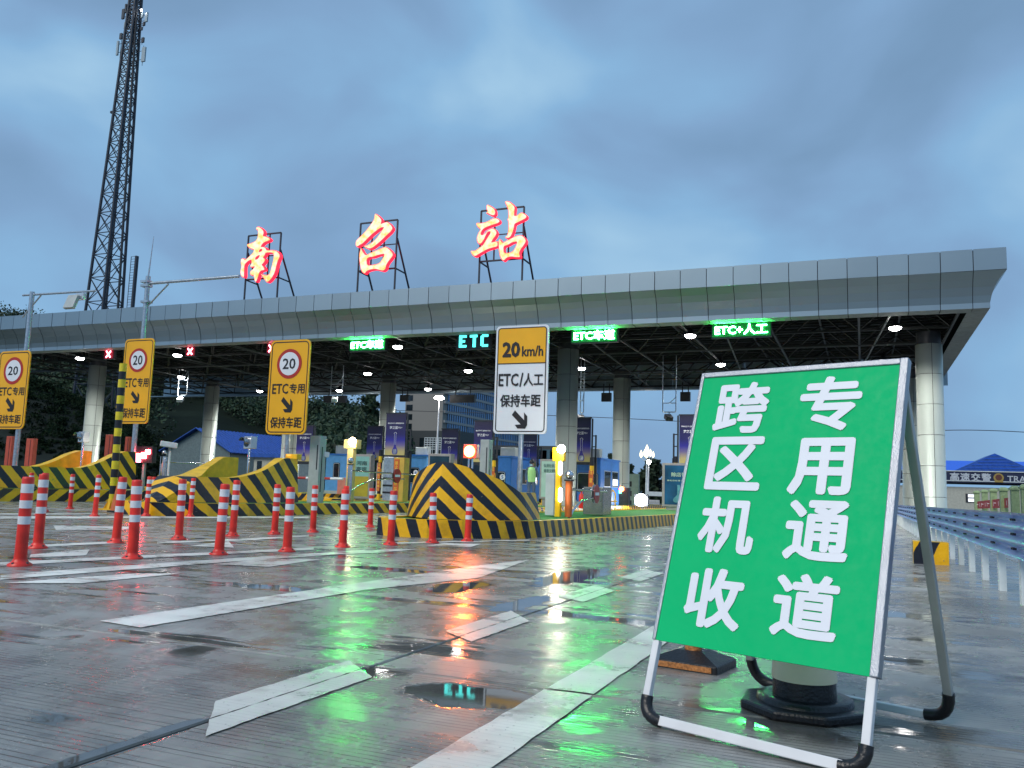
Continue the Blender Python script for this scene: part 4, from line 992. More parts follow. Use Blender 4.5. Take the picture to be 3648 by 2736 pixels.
# tube gates with no-entry disc
def tube_gate(xp, yt, Y, X2, Y2, frac, lab, pm, disc_axis, base, r=.06, rd_=.2, low=True, zarm=None):
    X = at(xp, yt, Y).x; zt = at(xp, yt, Y).z; z0 = gz(Y)+base
    o = thing('lane_gate', (X, Y, z0), lab, 'gate', 'swing gates with a red no entry disc')
    MB().tube([(X, Y, z0), (X, Y, zt-.12)], r, 16).build('post', pm, o)
    MB().lathe((X, Y, zt), [(.005, -.1), (.06, -.085), (.085, -.03), (.085, .02), (.05, .07), (.005, .085)], 16).build('ball_cap', chrome, o)
    MB().lathe((X, Y, zt-.14), [(r*1.4, 0), (r*1.4, .03)], 16).build('collar', dark, o)
    za = zt-.3 if zarm is None else zarm; a = V(X, Y, za); b_ = V(X2, Y2, za-.03)
    MB().tube([a, b_], .025, 10).build('arm', chrome, o)
    if low: MB().tube([V(X, Y, za-.62), a.lerp(b_, .12)+V(0, 0, -.42), a.lerp(b_, .3)+V(0, 0, -.24), a.lerp(b_, .55)+V(0, 0, -.17), a.lerp(b_, .78)+V(0, 0, -.16)], .025, 10).build('brace', chrome, o)
    q = a.lerp(b_, frac)+V(0, 0, -.07)
    for s_ in (-1, 1):
        d = .012
        if disc_axis == 'X': MB().lathe((q.x+s_*.032, q.y, q.z), [(rd_, -.004), (rd_, .004)], 28, axis='X').build('no_entry_disc', print_red if s_ > 0 else alu, o)
        else: MB().lathe((q.x, q.y+s_*.032, q.z), [(rd_, -.004), (rd_, .004)], 28, axis='Y').build('no_entry_disc', print_red if s_ < 0 else alu, o)
    if disc_axis == 'X': MB().bb((q.x+.037, q.y-rd_*.7, q.z-rd_*.16), (q.x+.041, q.y+rd_*.7, q.z+rd_*.16)).build('white_bar', print_white, o)
    else: MB().bb((q.x-rd_*.7, q.y-.041, q.z-rd_*.16), (q.x+rd_*.7, q.y-.037, q.z+rd_*.16)).build('white_bar', print_white, o)
    return o
tube_gate(2028, 1690, 16.5, at(2028, 1690, 16.5).x+.02, 19.2, .68, 'open lane gate on an orange post in front of the silver cabinet', orange, 'X', K1, .075, .21)
tube_gate(1250, 1640, 21.0, at(1250, 1640, 21).x+.02, 25.0, .66, 'open lane gate on a polished post before the teal light box', chrome, 'X', K1, .07, .23)
tube_gate(586, 1612, 23.0, at(800, 1662, 23).x, 23.0, .82, 'closed lane gate left of the middle nose block', chrome, 'Y', .36, .12, .22, False, at(640, 1647, 23).z)
o, xa, xb, z0, zt = cab('steel_cabinet', 2078, 2150, 1735, 19.0, K1, mat('brushed_steel', (.45, .42, .4, 1), .25, .85, var=.2), 'brushed steel cabinet on green turf right of the orange post', 'cabinet', .7)
MB().bb((xa+.03, 18.985, z0+.08), (xb-.03, 18.998, zt-.05)).build('door', mat('brushed_steel', (0, 0, 0, 1)), o)
MB().lathe((xb-.06, 18.98, (z0+zt)/2), [(.012, 0), (.012, -.02)], 8, axis='Y').build('handle', dark, o)
def slot_post(x0, x1, yt, Y, lab, lean=0):
    o, xa, xb, z0, zt = cab('antenna_post', x0, x1, yt, Y, K1-.02, greypaint, lab, 'post', .3, .01, 'grey slotted posts')
    MB().bb((xb-.09, Y-.006, z0+.9), (xb-.055, Y-.001, zt-.25)).build('slot', dark, o); MB().bb((xb+.001, Y+.1, z0+.3), (xb+.006, Y+.14, zt-.3)).build('slot', dark, o)
slot_post(1106, 1142, 1552, 19.3, 'grey slotted post left of the blue booth with the rounded window')
slot_post(1712, 1743, 1566, 24.5, 'grey slotted post right of the glowing red signal')
def bullet_cam(x, y, Y, lab, base, armx=0, k=1.):
    q = at(x, y, Y); z0 = gz(Y)+base; o = thing('bullet_camera', (q.x, Y, z0), lab, 'camera', 'white bullet cameras on thin poles')
    MB().tube([(q.x, Y, z0), (q.x, Y, q.z-.12*k)], .028*k, 10).build('pole', white_tube, o)
    MB().bar((q.x, Y, q.z-.13*k), (q.x-.04*k, Y, q.z-.02*k), .04*k).build('bracket', greypaint, o)
    MB().box((q.x-.02*k, Y-.05, q.z+.04*k), (.2*k, .42*k, .14*k), rz=-.75, rx=-.12).build('camera_housing', white_tube, o, bevel=.02*k)
    d = Matrix.Rotation(-.75, 3, 'Z')@V(0, -.215*k, 0); MB().box((q.x-.02*k+d.x, Y-.05+d.y, q.z+.015*k), (.13*k, .012, .09*k), rz=-.75).build('lens', black, o)
    return o
bullet_cam(607, 1590, 22.8, 'white bullet camera on a white pole above the closed gate', .36, k=1.35)
bullet_cam(1150, 1622, 19.6, 'white bullet camera between the grey slotted post and the blue booth', K1, k=1.0)
def flash(x, y, Y, lab, base, s=.27):
    q = at(x, y, Y); z0 = gz(Y)+base; o = thing('signal_lamp', (q.x, Y, z0), lab, 'signal lamp', 'unlit steel signal lamps')
    MB().tube([(q.x-.02, Y, z0), (q.x-.02, Y, q.z-s/2)], .03, 10).build('pole', chrome, o)
    MB().box((q.x, Y, q.z), (s, s*.6, s), rz=-.25).build('lamp_box', mat('polished_box', (.6, .62, .64, 1), .2, .7), o, bevel=.01)
    R_ = Matrix.Rotation(-.25, 3, 'Z'); f = R_@V(-.03*s, -s*.3, 0)
    b = MB(); r = s*.42; P = lambda a, d: V(q.x, Y, q.z)+R_@V(cos(a)*r-.1*s, -s*.3-d, sin(a)*r)
    for k in range(12): a0, a1 = pi*k/12-.3, pi*(k+1)/12-.3; b.quad([P(a0, 0), P(a1, 0), P(a1, s*.5), P(a0, s*.5)]); b.quad([P(a0, s*.5), P(a1, s*.5), P(a1, 0), P(a0, 0)])
    b.build('hood', chrome, o)
    b = MB(); b.v = [V(q.x, Y, q.z)+R_@V(cos(a)*r*.9-.1*s, -s*.302, sin(a)*r*.9) for a in [2*pi*k/20 for k in range(20)]]; b.face(tuple(range(20))); b.build('lens', glass, o)
flash(892, 1577, 16.8, 'unlit steel signal lamp rising from the middle nose block', K1, .3)
flash(299, 1557, 19.9, 'unlit steel signal lamp rising from the left nose block', .36, .34)
# glowing red signal
q = at(1675, 1608, 13.4); z0 = gz(13.4)+K1+.5
o = thing('red_signal', (q.x, 13.4, z0), 'glowing red round signal on twin tubes behind the chevron prow', 'signal lamp')
b = MB(); [b.tube([(q.x+s_, 13.42, z0), (q.x+s_, 13.42, q.z-.1)], .018, 8) for s_ in (-.03, .04)]; b.build('pole', chrome, o)
MB().bb((q.x-.125, 13.38, q.z-.125), (q.x+.13, 13.5, q.z+.125)).build('lamp_box', mat('red_lit_box', (.6, .16, .12, 1), .3), o, bevel=.01)
MB().lathe((q.x, 13.375, q.z), [(.1, 0), (.1, -.012), (.085, -.02)], 28, axis='Y').build('lamp_rim', red_lamp, o)
MB().lathe((q.x, 13.353, q.z), [(.082, 0), (.06, -.012), (.02, -.018)], 28, axis='Y').build('lamp_lens', red_core, o)
# red text display at the left
c, w, h = rect(470, 1590, 542, 1648, 22.4)
o = thing('fee_display', (c.x, 22.6, gz(22.4)+.36), 'glowing red message display behind the left nose block', 'display')
MB().bb((c.x-w/2, 22.4, c.z-h/2), (c.x+w/2, 22.6, c.z+h/2)).build('housing', dark, o)
MB().bb((c.x-.05, 22.5, gz(22.4)+.36), (c.x+.05, 22.58, c.z-h/2)).build('pole', greypaint, o)
b = MB()
for x0, y0, x1, y1 in ((476, 1615, 494, 1640), (492, 1616, 505, 1632), (503, 1612, 520, 1634), (518, 1602, 534, 1618), (484, 1638, 500, 1646)):
    a, w_, h_ = rect(x0, y0, x1, y1, 22.38); b.bb((a.x-w_/2, 22.37, a.z-h_/2), (a.x+w_/2, 22.395, a.z+h_/2))
b.build('lit_text', emat('led_red_hot', (1, .06, .08, 1), 60), o)
# red upright boxes
for x0, x1, yt, lab in ((24, 44, 1554, 'leftmost, in front of the first yellow sign post'), (95, 120, 1562, 'alone against the dark slope'), (377, 402, 1548, 'left of the banded pole with small labels'), (447, 462, 1556, 'thin one right of the banded pole')):
    o, xa, xb, z0, zt = cab('red_box', x0, x1, yt, 24.5, .3, redbox, 'upright red box, '+lab, 'box', .2, .01, 'upright red boxes behind the left nose block')
    MB().bb(((xa+xb)/2+.04, 24.49, z0+.1), ((xa+xb)/2+.06, 24.498, zt-.06)).build('seam', dark, o)

# banners ---------------------------------------------------------------
ban_m = bpy.data.materials.new('banner_print'); ban_m.use_nodes = True
t = ban_m.node_tree; n = t.nodes; l = t.links.new; b = n['Principled BSDF']; b.inputs['Roughness'].default_value = .4
uvn = n.new('ShaderNodeUVMap'); sp = n.new('ShaderNodeSeparateXYZ'); l(uvn.outputs[0], sp.inputs[0]); cr = n.new('ShaderNodeValToRGB'); e = cr.color_ramp.elements
e[0].position = 0; e[0].color = (.55, .45, .16, 1); e[1].position = 1; e[1].color = (.025, .02, .055, 1)
for p_, c_ in ((.1, (.5, .4, .18, 1)), (.24, (.16, .13, .3, 1)), (.36, (.03, .025, .3, 1)), (.5, (.02, .016, .12, 1))): x = e.new(p_); x.color = c_
l(sp.outputs[1], cr.inputs[0]); l(cr.outputs[0], b.inputs['Base Color'])
ban_e = mat('banner_ink', (.75, .75, .8, 1), .4)
bottle_m = mat('bottle_blue', (.05, .04, .3, 1), .25, var=.3); bottle_s = mat('bottle_silver', (.35, .35, .45, 1), .25, .5)
bprof = [(.0, 0), (.13, 0), (.19, .05), (.21, .14), (.18, .24), (.1, .34), (.055, .44), (.045, .7), (.05, .86), (.05, .96)]
def banner(x0, y0, x1, y1, Y, lab, base=.27, side=1):
    c, w, h = rect(x0, y0, x1, y1, Y)
    o = thing('banner', (c.x+side*(w/2+.1), Y+.05, gz(Y)+base), lab, 'banner', 'night blue bottle banners on the islands')
    b = MB(); b.quad([(c.x-w/2, Y, c.z-h/2), (c.x+w/2, Y, c.z-h/2), (c.x+w/2, Y, c.z+h/2), (c.x-w/2, Y, c.z+h/2)], [(0, 0), (1, 0), (1, 1), (0, 1)]); b.bb((c.x-w/2, Y+.003, c.z-h/2), (c.x+w/2, Y+.03, c.z+h/2), mi=1); b.build('banner_face', [ban_m, dark], o)
    b = MB(); b.bb((c.x-w/2-.04, Y-.01, c.z-h/2-.12), (c.x+w/2+.04, Y+.06, c.z-h/2-.002)); b.bb((c.x-w/2-.03, Y-.01, c.z+h/2+.002), (c.x+w/2+.03, Y+.06, c.z+h/2+.05))
    X = c.x+side*(w/2+.06); b.bb((X-.03, Y, c.z-h*.5), (X+.03, Y+.06, c.z+h*.5)); X2 = c.x+side*(w/2+.22)
    b.bb((X2-.03, Y, c.z-h*.52), (X2+.03, Y+.06, c.z+h*.12))
    for f in (.1, -.15, -.4): b.bar((X, Y+.03, c.z+h*f), (X2, Y+.03, c.z+h*f), .04)
    b.bb((X2-.05, Y, gz(Y)+base), (X2+.05, Y+.08, c.z-h*.4)); b.build('frame', dark, o)
    put_text('lettering', '更好的时代 值得更好的你', ban_e, o, (c.x, Y-.006, c.z+h*.27), w*.82, h*.035, .02, ext=.001)
    put_text('lettering', '梦之蓝', ban_e, o, (c.x-w*.1, Y-.006, c.z+h*.165), w*.42, h*.07, .02, ext=.001)
    put_text('lettering', 'M6+', ban_e, o, (c.x+w*.23, Y-.006, c.z+h*.165), w*.2, h*.045, .01, ext=.001)
    zb = c.z-h*.485; H_ = h*.52; s_ = h*.36
    MB().prismY([(c.x+r_*s_, zb+z*H_) for r_, z in bprof]+[(c.x-r_*s_, zb+z*H_) for r_, z in bprof[::-1]], Y-.003, Y-.006).build('bottle_print', bottle_m, o)
    MB().prismY([(c.x+r_*s_*.72, zb+.015+z*H_*.95) for r_, z in bprof[1:5]]+[(c.x-r_*s_*.72, zb+.015+z*H_*.95) for r_, z in bprof[4:0:-1]], Y-.007, Y-.008).build('bottle_shine', bottle_s, o)
    b = MB()
    for sx in (-1, 1): b.tube([(c.x+sx*.055*s_, Y-.01, zb+H_*.45), (c.x+sx*.06*s_, Y-.01, zb+H_*.98)], .006, 5)
    b.tube([(c.x+cos(a)*.1*s_, Y-.01, zb+H_*.96+sin(a)*.1*s_) for a in [pi*k/8 for k in range(9)]], .008, 5); b.build('bottle_neck_lines', ban_e, o)
    return o
banner(1056, 1518, 1113, 1643, 29, 'blue bottle banner half hidden by the third yellow sign')
banner(1307, 1520, 1361, 1639, 35, 'blue bottle banner between the warm lamp and the rear column')
banner(1374, 1474, 1444, 1621, 28, 'largest full blue bottle banner hanging on the rear column')
banner(1572, 1530, 1630, 1665, 34.5, 'blue bottle banner in front of the glass tower, left of the red signal')
banner(1688, 1501, 1752, 1646, 30.5, 'purple topped bottle banner behind the red signal')
banner(1856, 1548, 1912, 1664, 35.8, 'bottle banner partly covered by the white sign post')
banner(2040, 1491, 2104, 1645, 33.5, 'bottle banner peeking out right of the front silver column')
banner(2420, 1480, 2496, 1650, 32.5, 'bottle banner cut by the left edge of the green board', K1, -1)

# light boxes -------------------------------------------------------------
lb_teal = mat('poster_teal', (.22, .46, .42, 1), .35, var=.08); lb_mint = mat('poster_mint', (.42, .62, .52, 1), .35, var=.08)
lb_ochre = mat('poster_ochre', (.42, .33, .03, 1), .35, var=.2, vscale=3); lb_night = mat('poster_night', (.015, .05, .08, 1), .25, var=.4, vscale=2); lb_blue = mat('poster_blue', (.012, .1, .22, 1), .25, var=.5, vscale=1.6)
framem = mat('lightbox_frame', (.34, .31, .3, 1), .4, var=.15)
def lightbox(x0, y0, x1, y1, Y, face, lab, base):
    c, w, h = rect(x0, y0, x1, y1, Y); z0 = gz(Y)+base
    o = thing('light_box', (c.x, Y+.15, z0), lab, 'light box', 'poster light boxes on the islands')
    MB().bb((c.x-w/2, Y, c.z-h/2), (c.x+w/2, Y+.28, c.z+h/2)).build('frame', framem, o, bevel=.01)
    MB().bb((c.x-w*.42, Y-.006, c.z-h*.45), (c.x+w*.42, Y-.001, c.z+h*.45)).build('poster', face, o)
    if c.z-h/2 > z0: MB().bb((c.x-w*.38, Y+.04, z0), (c.x+w*.38, Y+.24, c.z-h/2)).build('plinth', framem, o)
    return o, c, w, h
o, c, w, h = lightbox(1254, 1618, 1318, 1776, 27.5, lb_teal, 'light box with a teal top and ochre lower half left of the rear column', .2)
MB().bb((c.x-w*.42, 27.488, c.z-h*.45), (c.x+w*.42, 27.493, c.z)).build('poster_lower', lb_ochre, o)
put_text('lettering', '河南', mat('poster_ink', (.05, .13, .12, 1)), o, (c.x+w*.02, 27.48, c.z+h*.3), w*.6, h*.1, .02, ext=.001)
put_text('lettering', '高速', mat('poster_ink', (0, 0, 0, 1)), o, (c.x+w*.02, 27.48, c.z+h*.17), w*.6, h*.1, .02, ext=.001)
o, c, w, h = lightbox(1522, 1616, 1604, 1790, 26.9, lb_night, 'dark night blue light box behind the chevron prow', K1)
put_text('lettering', '赊店青', mat('poster_cream', (.45, .6, .45, 1)), o, (c.x, 26.88, c.z+h*.2), w*.5, h*.06, .01, ext=.001)
o, c, w, h = lightbox(1922, 1636, 2000, 1778, 28.4, lb_mint, 'mint poster light box behind the gate machine', .27)
put_text('lettering', '弘扬社会正气', mat('poster_ink', (0, 0, 0, 1)), o, (c.x+w*.05, 28.38, c.z+h*.34), w*.72, h*.09, .01, ext=.001)
put_text('lettering', '倡导文明新风', mat('poster_ink', (0, 0, 0, 1)), o, (c.x+w*.05, 28.38, c.z+h*.21), w*.72, h*.09, .01, ext=.001)
MB().lathe((c.x+w*.1, 28.385, c.z-h*.15), [(w*.3, 0), (w*.3, -.003)], 24, axis='Y').build('poster_emblem', mat('poster_green', (.1, .35, .25, 1)), o)
o, c, w, h = lightbox(2358, 1650, 2478, 1806, 29.8, lb_blue, 'large blue bottle poster light box left of the green board', K1)
put_text('lettering', '赊店青', mat('poster_cream', (.45, .6, .45, 1)), o, (c.x, 29.78, c.z+h*.24), w*.45, h*.1, .015, ext=.001)
put_text('lettering', '柔和我有情 商户心', mat('poster_cream', (.45, .6, .45, 1)), o, (c.x-w*.02, 29.78, c.z+h*.1), w*.66, h*.035, .01, ext=.001)
MB().prismY([(c.x+r_*1.3*w*.6, c.z-h*.4+z*h*.42) for r_, z in bprof]+[(c.x-r_*1.3*w*.6, c.z-h*.4+z*h*.42) for r_, z in bprof[::-1]], 29.79, 29.786).build('poster_bottle', mat('poster_aqua', (.12, .35, .4, 1), .25, var=.4, vscale=4), o)

# striped guard posts -------------------------------------------------------
def guard_post(x, y0, y1, Y, lab, base, wpx=10, strip=None, n=8):
    a = at(x, y0, Y); w = wpx/FPX*(a-CAM).dot(fw); z0 = gz(Y)+base
    o = thing('guard_post', (a.x, Y, z0), lab, 'post', 'black and yellow guard posts by the booths')
    H_ = a.z-z0
    for k in range(n): MB().tube([(a.x, Y, a.z-H_*k/n), (a.x, Y, a.z-H_*(k+1)/n)], w/2, 12).build('black_band' if k % 2 == 0 else 'yellow_band', black if k % 2 == 0 else yellow, o)
    if strip:
        MB().bb((a.x-w*.5, Y-w/2-.014, z0+H_*.18), (a.x+w*.5, Y-w/2-.002, z0+H_*.74)).build('warning_strip', mat('warning_red', (.62, .12, .03, 1), .4), o)
        k = len(strip)
        for i, ch in enumerate(strip): put_text('lettering', ch, mat('warning_yellow', (.85, .5, .05, 1)), o, (a.x, Y-w/2-.018, z0+H_*(.71-.5*i/max(1, k-1))), w*.7, H_*.5/k*.8, .02, ext=.001)
guard_post(1357, 1603, 1770, 26.5, 'striped guard post left of the column with the full banner', .27, 13, '注意安全减速慢行')
guard_post(1454, 1613, 1782, 26.2, 'striped guard post in front of booth number four', .2, 13, '过磅车辆减速三米内')
guard_post(1761, 1618, 1762, 27.5, 'striped guard post left of booth number five', .27, 14, '注意安全')
guard_post(2109, 1630, 1764, 29, 'striped guard post in front of booth number six', .27, 16, '注意安全', 6)
guard_post(1938, 1640, 1780, 30.0, 'striped guard post behind the mint poster', .27, 12)
guard_post(2406, 1626, 1760, 31.5, 'striped guard post above the blue poster', .27, 16)
guard_post(1634, 1638, 1700, 33, 'short striped guard post beside the red signal', .27, 12)
# yellow pier with red warning
o, xa, xb, z0, zt = cab('warning_pier', 1404, 1441, 1630, 24.4, K1, mat('pier_ochre', (.62, .38, .06, 1), .45, var=.15), 'ochre pier with a vertical red warning banner beside the no entry disc', 'pier', .35)
MB().bb((xa+.02, 24.385, z0+.1), (xa+(xb-xa)*.55, 24.397, zt-.06)).build('warning_strip', mat('warning_red', (0, 0, 0, 1)), o)
for i, ch in enumerate('禁止跳磅冲磅二次磅磅上'[:9]): put_text('lettering', ch, mat('warning_yellow', (0, 0, 0, 1)), o, (xa+.02+(xb-xa)*.25, 24.378, zt-.18-i*(zt-z0-.3)/9), .11, .12, .02, ext=.001)
o, xa, xb, z0, zt = cab('steel_pier', 1368, 1403, 1628, 26.4, .27, galv, 'bare steel housing with dark louvre stripes left of the ochre pier', 'cabinet', .4)
for k in range(3): MB().bb((xa+.01, 26.385, z0+.25+k*.25), (xb-.01, 26.397, z0+.32+k*.25)).build('louvre', black, o)

# booths ----------------------------------------------------------------
def booth(x0, x1, yt, Y, lab, base, body, number=None, depth=2.6, win=(.3, .7, .4, .7), pinkp=False, stripe_y=None):
    xa, xb = at(x0, yt, Y).x, at(x1, yt, Y).x; zt = at((x0+x1)/2, yt, Y).z; z0 = gz(Y)+base; w, h = xb-xa, zt-z0
    o = thing('toll_booth', ((xa+xb)/2, Y+depth/2, z0), lab, 'toll booth', 'blue toll booths on the islands')
    MB().bb((xa, Y, z0), (xb, Y+depth, zt)).build('shell', body, o, bevel=.04)
    MB().bb((xa-.03, Y-.03, zt-.02), (xb+.03, Y+depth+.03, zt+.05)).build('roof', booth_blue, o)
    wa, wb, wc, wd = xa+w*win[0], xa+w*win[1], z0+h*win[2], z0+h*win[3]
    c = V((wa+wb)/2, 0, (wc+wd)/2)
    MB().prismY(rounded(c.x, c.z, wb-wa+.07, wd-wc+.07, .1)[::-1], Y-.012, Y-.001).build('window_frame', dark, o)
    MB().prismY(rounded(c.x, c.z, wb-wa, wd-wc, .08)[::-1], Y-.02, Y-.013).build('window', glass, o)
    border('window_trim', c, wb-wa+.02, wd-wc+.02, .08, .02, Y-.022, alu, o)
    # side windows facing the lane
    for f in (.2, .6):
        MB().bb((xb+.001, Y+depth*f, z0+h*.42), (xb+.014, Y+depth*(f+.3), z0+h*.74)).build('window', glass, o)
        MB().bb((xb+.002, Y+depth*f-.03, z0+h*.40), (xb+.01, Y+depth*(f+.3)+.03, z0+h*.76)).build('window_frame', alu, o)
    if number:
        MB().lathe((wb-(wb-wa)*.25, Y-.024, wd-(wd-wc)*.3), [(.13, 0), (.13, -.003)], 20, axis='Y').build('number_disc', print_white, o)
        put_text('lettering', number, booth_blue, o, (wb-(wb-wa)*.25, Y-.032, wd-(wd-wc)*.3), .1, .15, .02, ext=.002)
    if pinkp: MB().bb((xa+w*.62, Y-.01, z0), (xb-.01, Y-.001, z0+h*.42)).build('lower_panel', pink, o)
    if number in ('5', '6'): MB().bb((xb+.015, Y+depth*.62, z0+h*.44), (xb+.02, Y+depth*.88, z0+h*.58)).build('lit_window_strip', emat('window_strip_glow', (.9, .92, 1, 1), 1.5), o)  # added glowing strip stands in for the booth's lit side window
    b = MB(); b.bb((xa, Y-.008, z0), (xb, Y-.001, z0+.14)); b.build('skirt', greypaint, o)
    b = MB(); b.box(((xa+xb)/2, Y+.6, zt+.24), (.7, .4, .4)); b.build('air_unit', greypaint, o, bevel=.03)
    return o
booth(1162, 1237, 1620, 32.5, 'blue booth with one rounded window and a pink lower panel', .36, booth_light, None, 2.4, (.4, .66, .42, .78), True)
booth(1452, 1522, 1623, 37, 'pale blue booth numbered four, left of the dark poster', .27, booth_light, '4', 2.6, (.06, .6, .35, .7))
booth(1768, 1822, 1628, 33.5, 'blue booth numbered five behind the white sign post', K1, booth_blue, '5', 3.6, (.06, .6, .3, .66))
booth(2056, 2140, 1634, 34.0, 'blue booth numbered six behind the steel cabinet', .27, booth_blue, '6', 3.0, (.05, .88, .3, .68))
# hoop rails before booth six
q = at(2172, 1760, 31.5); z0 = gz(31.5)+.2
o = thing('hoop_rail', (q.x, 31.5, z0), 'black and yellow hoop rails in front of booth number six', 'railing')
for k, s_ in enumerate((-.18, .12)):
    b = MB(); b.tube([(q.x+s_-.1, 31.5, z0), (q.x+s_-.1, 31.5, z0+.6), (q.x+s_, 31.5, z0+.72), (q.x+s_+.1, 31.5, z0+.6), (q.x+s_+.1, 31.5, z0)], .03, 8); b.build('hoop', yellow if k else black, o)
MB().tube([(q.x-.3, 31.5, z0+.3), (q.x+.3, 31.5, z0+.3)], .025, 8).build('crossbar', yellow, o)
# fire extinguisher
q = gnd(2070, 1822, .27); q = V(at(2071, 1790, 27).x, 27, gz(27)+.27)
o = thing('fire_extinguisher', q, 'red fire extinguisher left of the steel cabinet', 'fire extinguisher')
MB().lathe(q, [(.08, 0), (.085, .02), (.085, .42), (.03, .5), (.03, .56)], 14).build('cylinder', red, o); MB().bb(q+V(-.02, -.08, .55), q+V(.02, .05, .6)).build('handle', black, o)
# small signal at the foot of the rear column
q = at(2211, 1742, 37.8)
o = thing('lane_signal', (q.x, 38, gz(38)+.27), 'dark cabinet with a red light and green arrows at the rear column foot', 'signal lamp')
c, w, h = rect(2188, 1737, 2238, 1779, 38); MB().bb((c.x-w/2, 38, gz(38)+.27), (c.x+w/2, 38.4, c.z+h/2)).build('cabinet', dark, o)
MB().lathe((q.x, 37.97, q.z), [(.11, 0), (.08, -.04)], 16, axis='Y').build('red_lens', red_lamp, o)
c, w, h = rect(2184, 1747, 2212, 1757, 37.9); MB().bb((c.x-w/2, 37.9, c.z-h/2), (c.x+w/2, 37.95, c.z+h/2)).build('green_lens', emat('signal_green', (.1, 1, .7, 1), 8), o)
# floodlight low on the lane
q = at(2284, 1782, 37)
o = thing('floodlight', (q.x, 37.1, gz(37)), 'glaring white floodlight low beside the rear column', 'lamp')
MB().tube([(q.x, 37.1, gz(37)), (q.x, 37.1, q.z-.2)], .04, 8).build('stand', dark, o); MB().bb((q.x-.3, 37.0, q.z-.26), (q.x+.3, 37.15, q.z+.26)).build('housing', dark, o)
MB().lathe((q.x, 36.98, q.z), [(.27, 0), (.26, -.03), (.18, -.06)], 24, axis='Y').build('lamp_lens', lamp_hot, o)
ld = bpy.data.lights.new('floodlight_light', 'SPOT'); ld.energy = 500; ld.spot_size = radians(120); ld.shadow_soft_size = .25
l_ = bpy.data.objects.new('floodlight_light', ld); C.objects.link(l_); l_.parent = o; l_.location = V(q.x, 36.85, q.z)-origin(o); l_.rotation_euler = (radians(75), 0, .25)
# stone against the kerb
bm = bmesh.new(); bmesh.ops.create_icosphere(bm, subdivisions=2, radius=.13); random.seed(3)
for v in bm.verts: v.co *= random.uniform(.8, 1.2); v.co.z *= .9
me = bpy.data.meshes.new('stone'); bm.to_mesh(me); bm.free(); q = gnd(2034, 1892)
o = link('stone', me, mat('stone_grey', (.14, .12, .12, 1), .8, var=.3), None, q+V(0, 0, .09)); tag(o, 'rough grey stone against the kerb below the orange post', 'stone')
o = MB().bb((gnd(2050, 1890).x-.1, 17.2, gz(17)-.0), (gnd(2050, 1890).x+.06, 20.2, gz(20)+.1)).build('kerb_ramp', yellow); tag(o, 'low yellow ramp strip along the kerb right of the stone', 'kerb ramp')

c, w, h = rect(1016, 1617, 1058, 1631, 17.4)
o = thing('control_box', (c.x, 17.5, c.z-h/2), 'small yellow control box with an orange lamp on top of the middle nose block', 'box')
MB().bb((c.x-w/2, 17.4, c.z-h*.9), (c.x+w/2, 17.6, c.z+h/2)).build('housing', yellow, o, bevel=.01); MB().bb((c.x-w*.35, 17.385, c.z-h*.1), (c.x-w*.02, 17.398, c.z+h*.35)).build('orange_lamp', emat('orange_lamp', (1, .35, .05, 1), 1.5), o)
a, b_ = at(925, 1699, 25), at(1222, 1706, 25)
o = thing('barrier_boom', (a.x, 25, gz(25)+.3), 'closed white barrier boom crossing left of the warm lamp post', 'barrier')
MB().tube([a, b_], .045, 10).build('boom', white_tube, o)
for k in (1, 3, 5): MB().tube([a.lerp(b_, k/7), a.lerp(b_, (k+1)/7)], .047, 10).build('red_band', print_red, o)
MB().bb((a.x-.18, 24.85, gz(25)), (a.x+.18, 25.2, a.z+.15)).build('housing', lightgrey, o, bevel=.02)
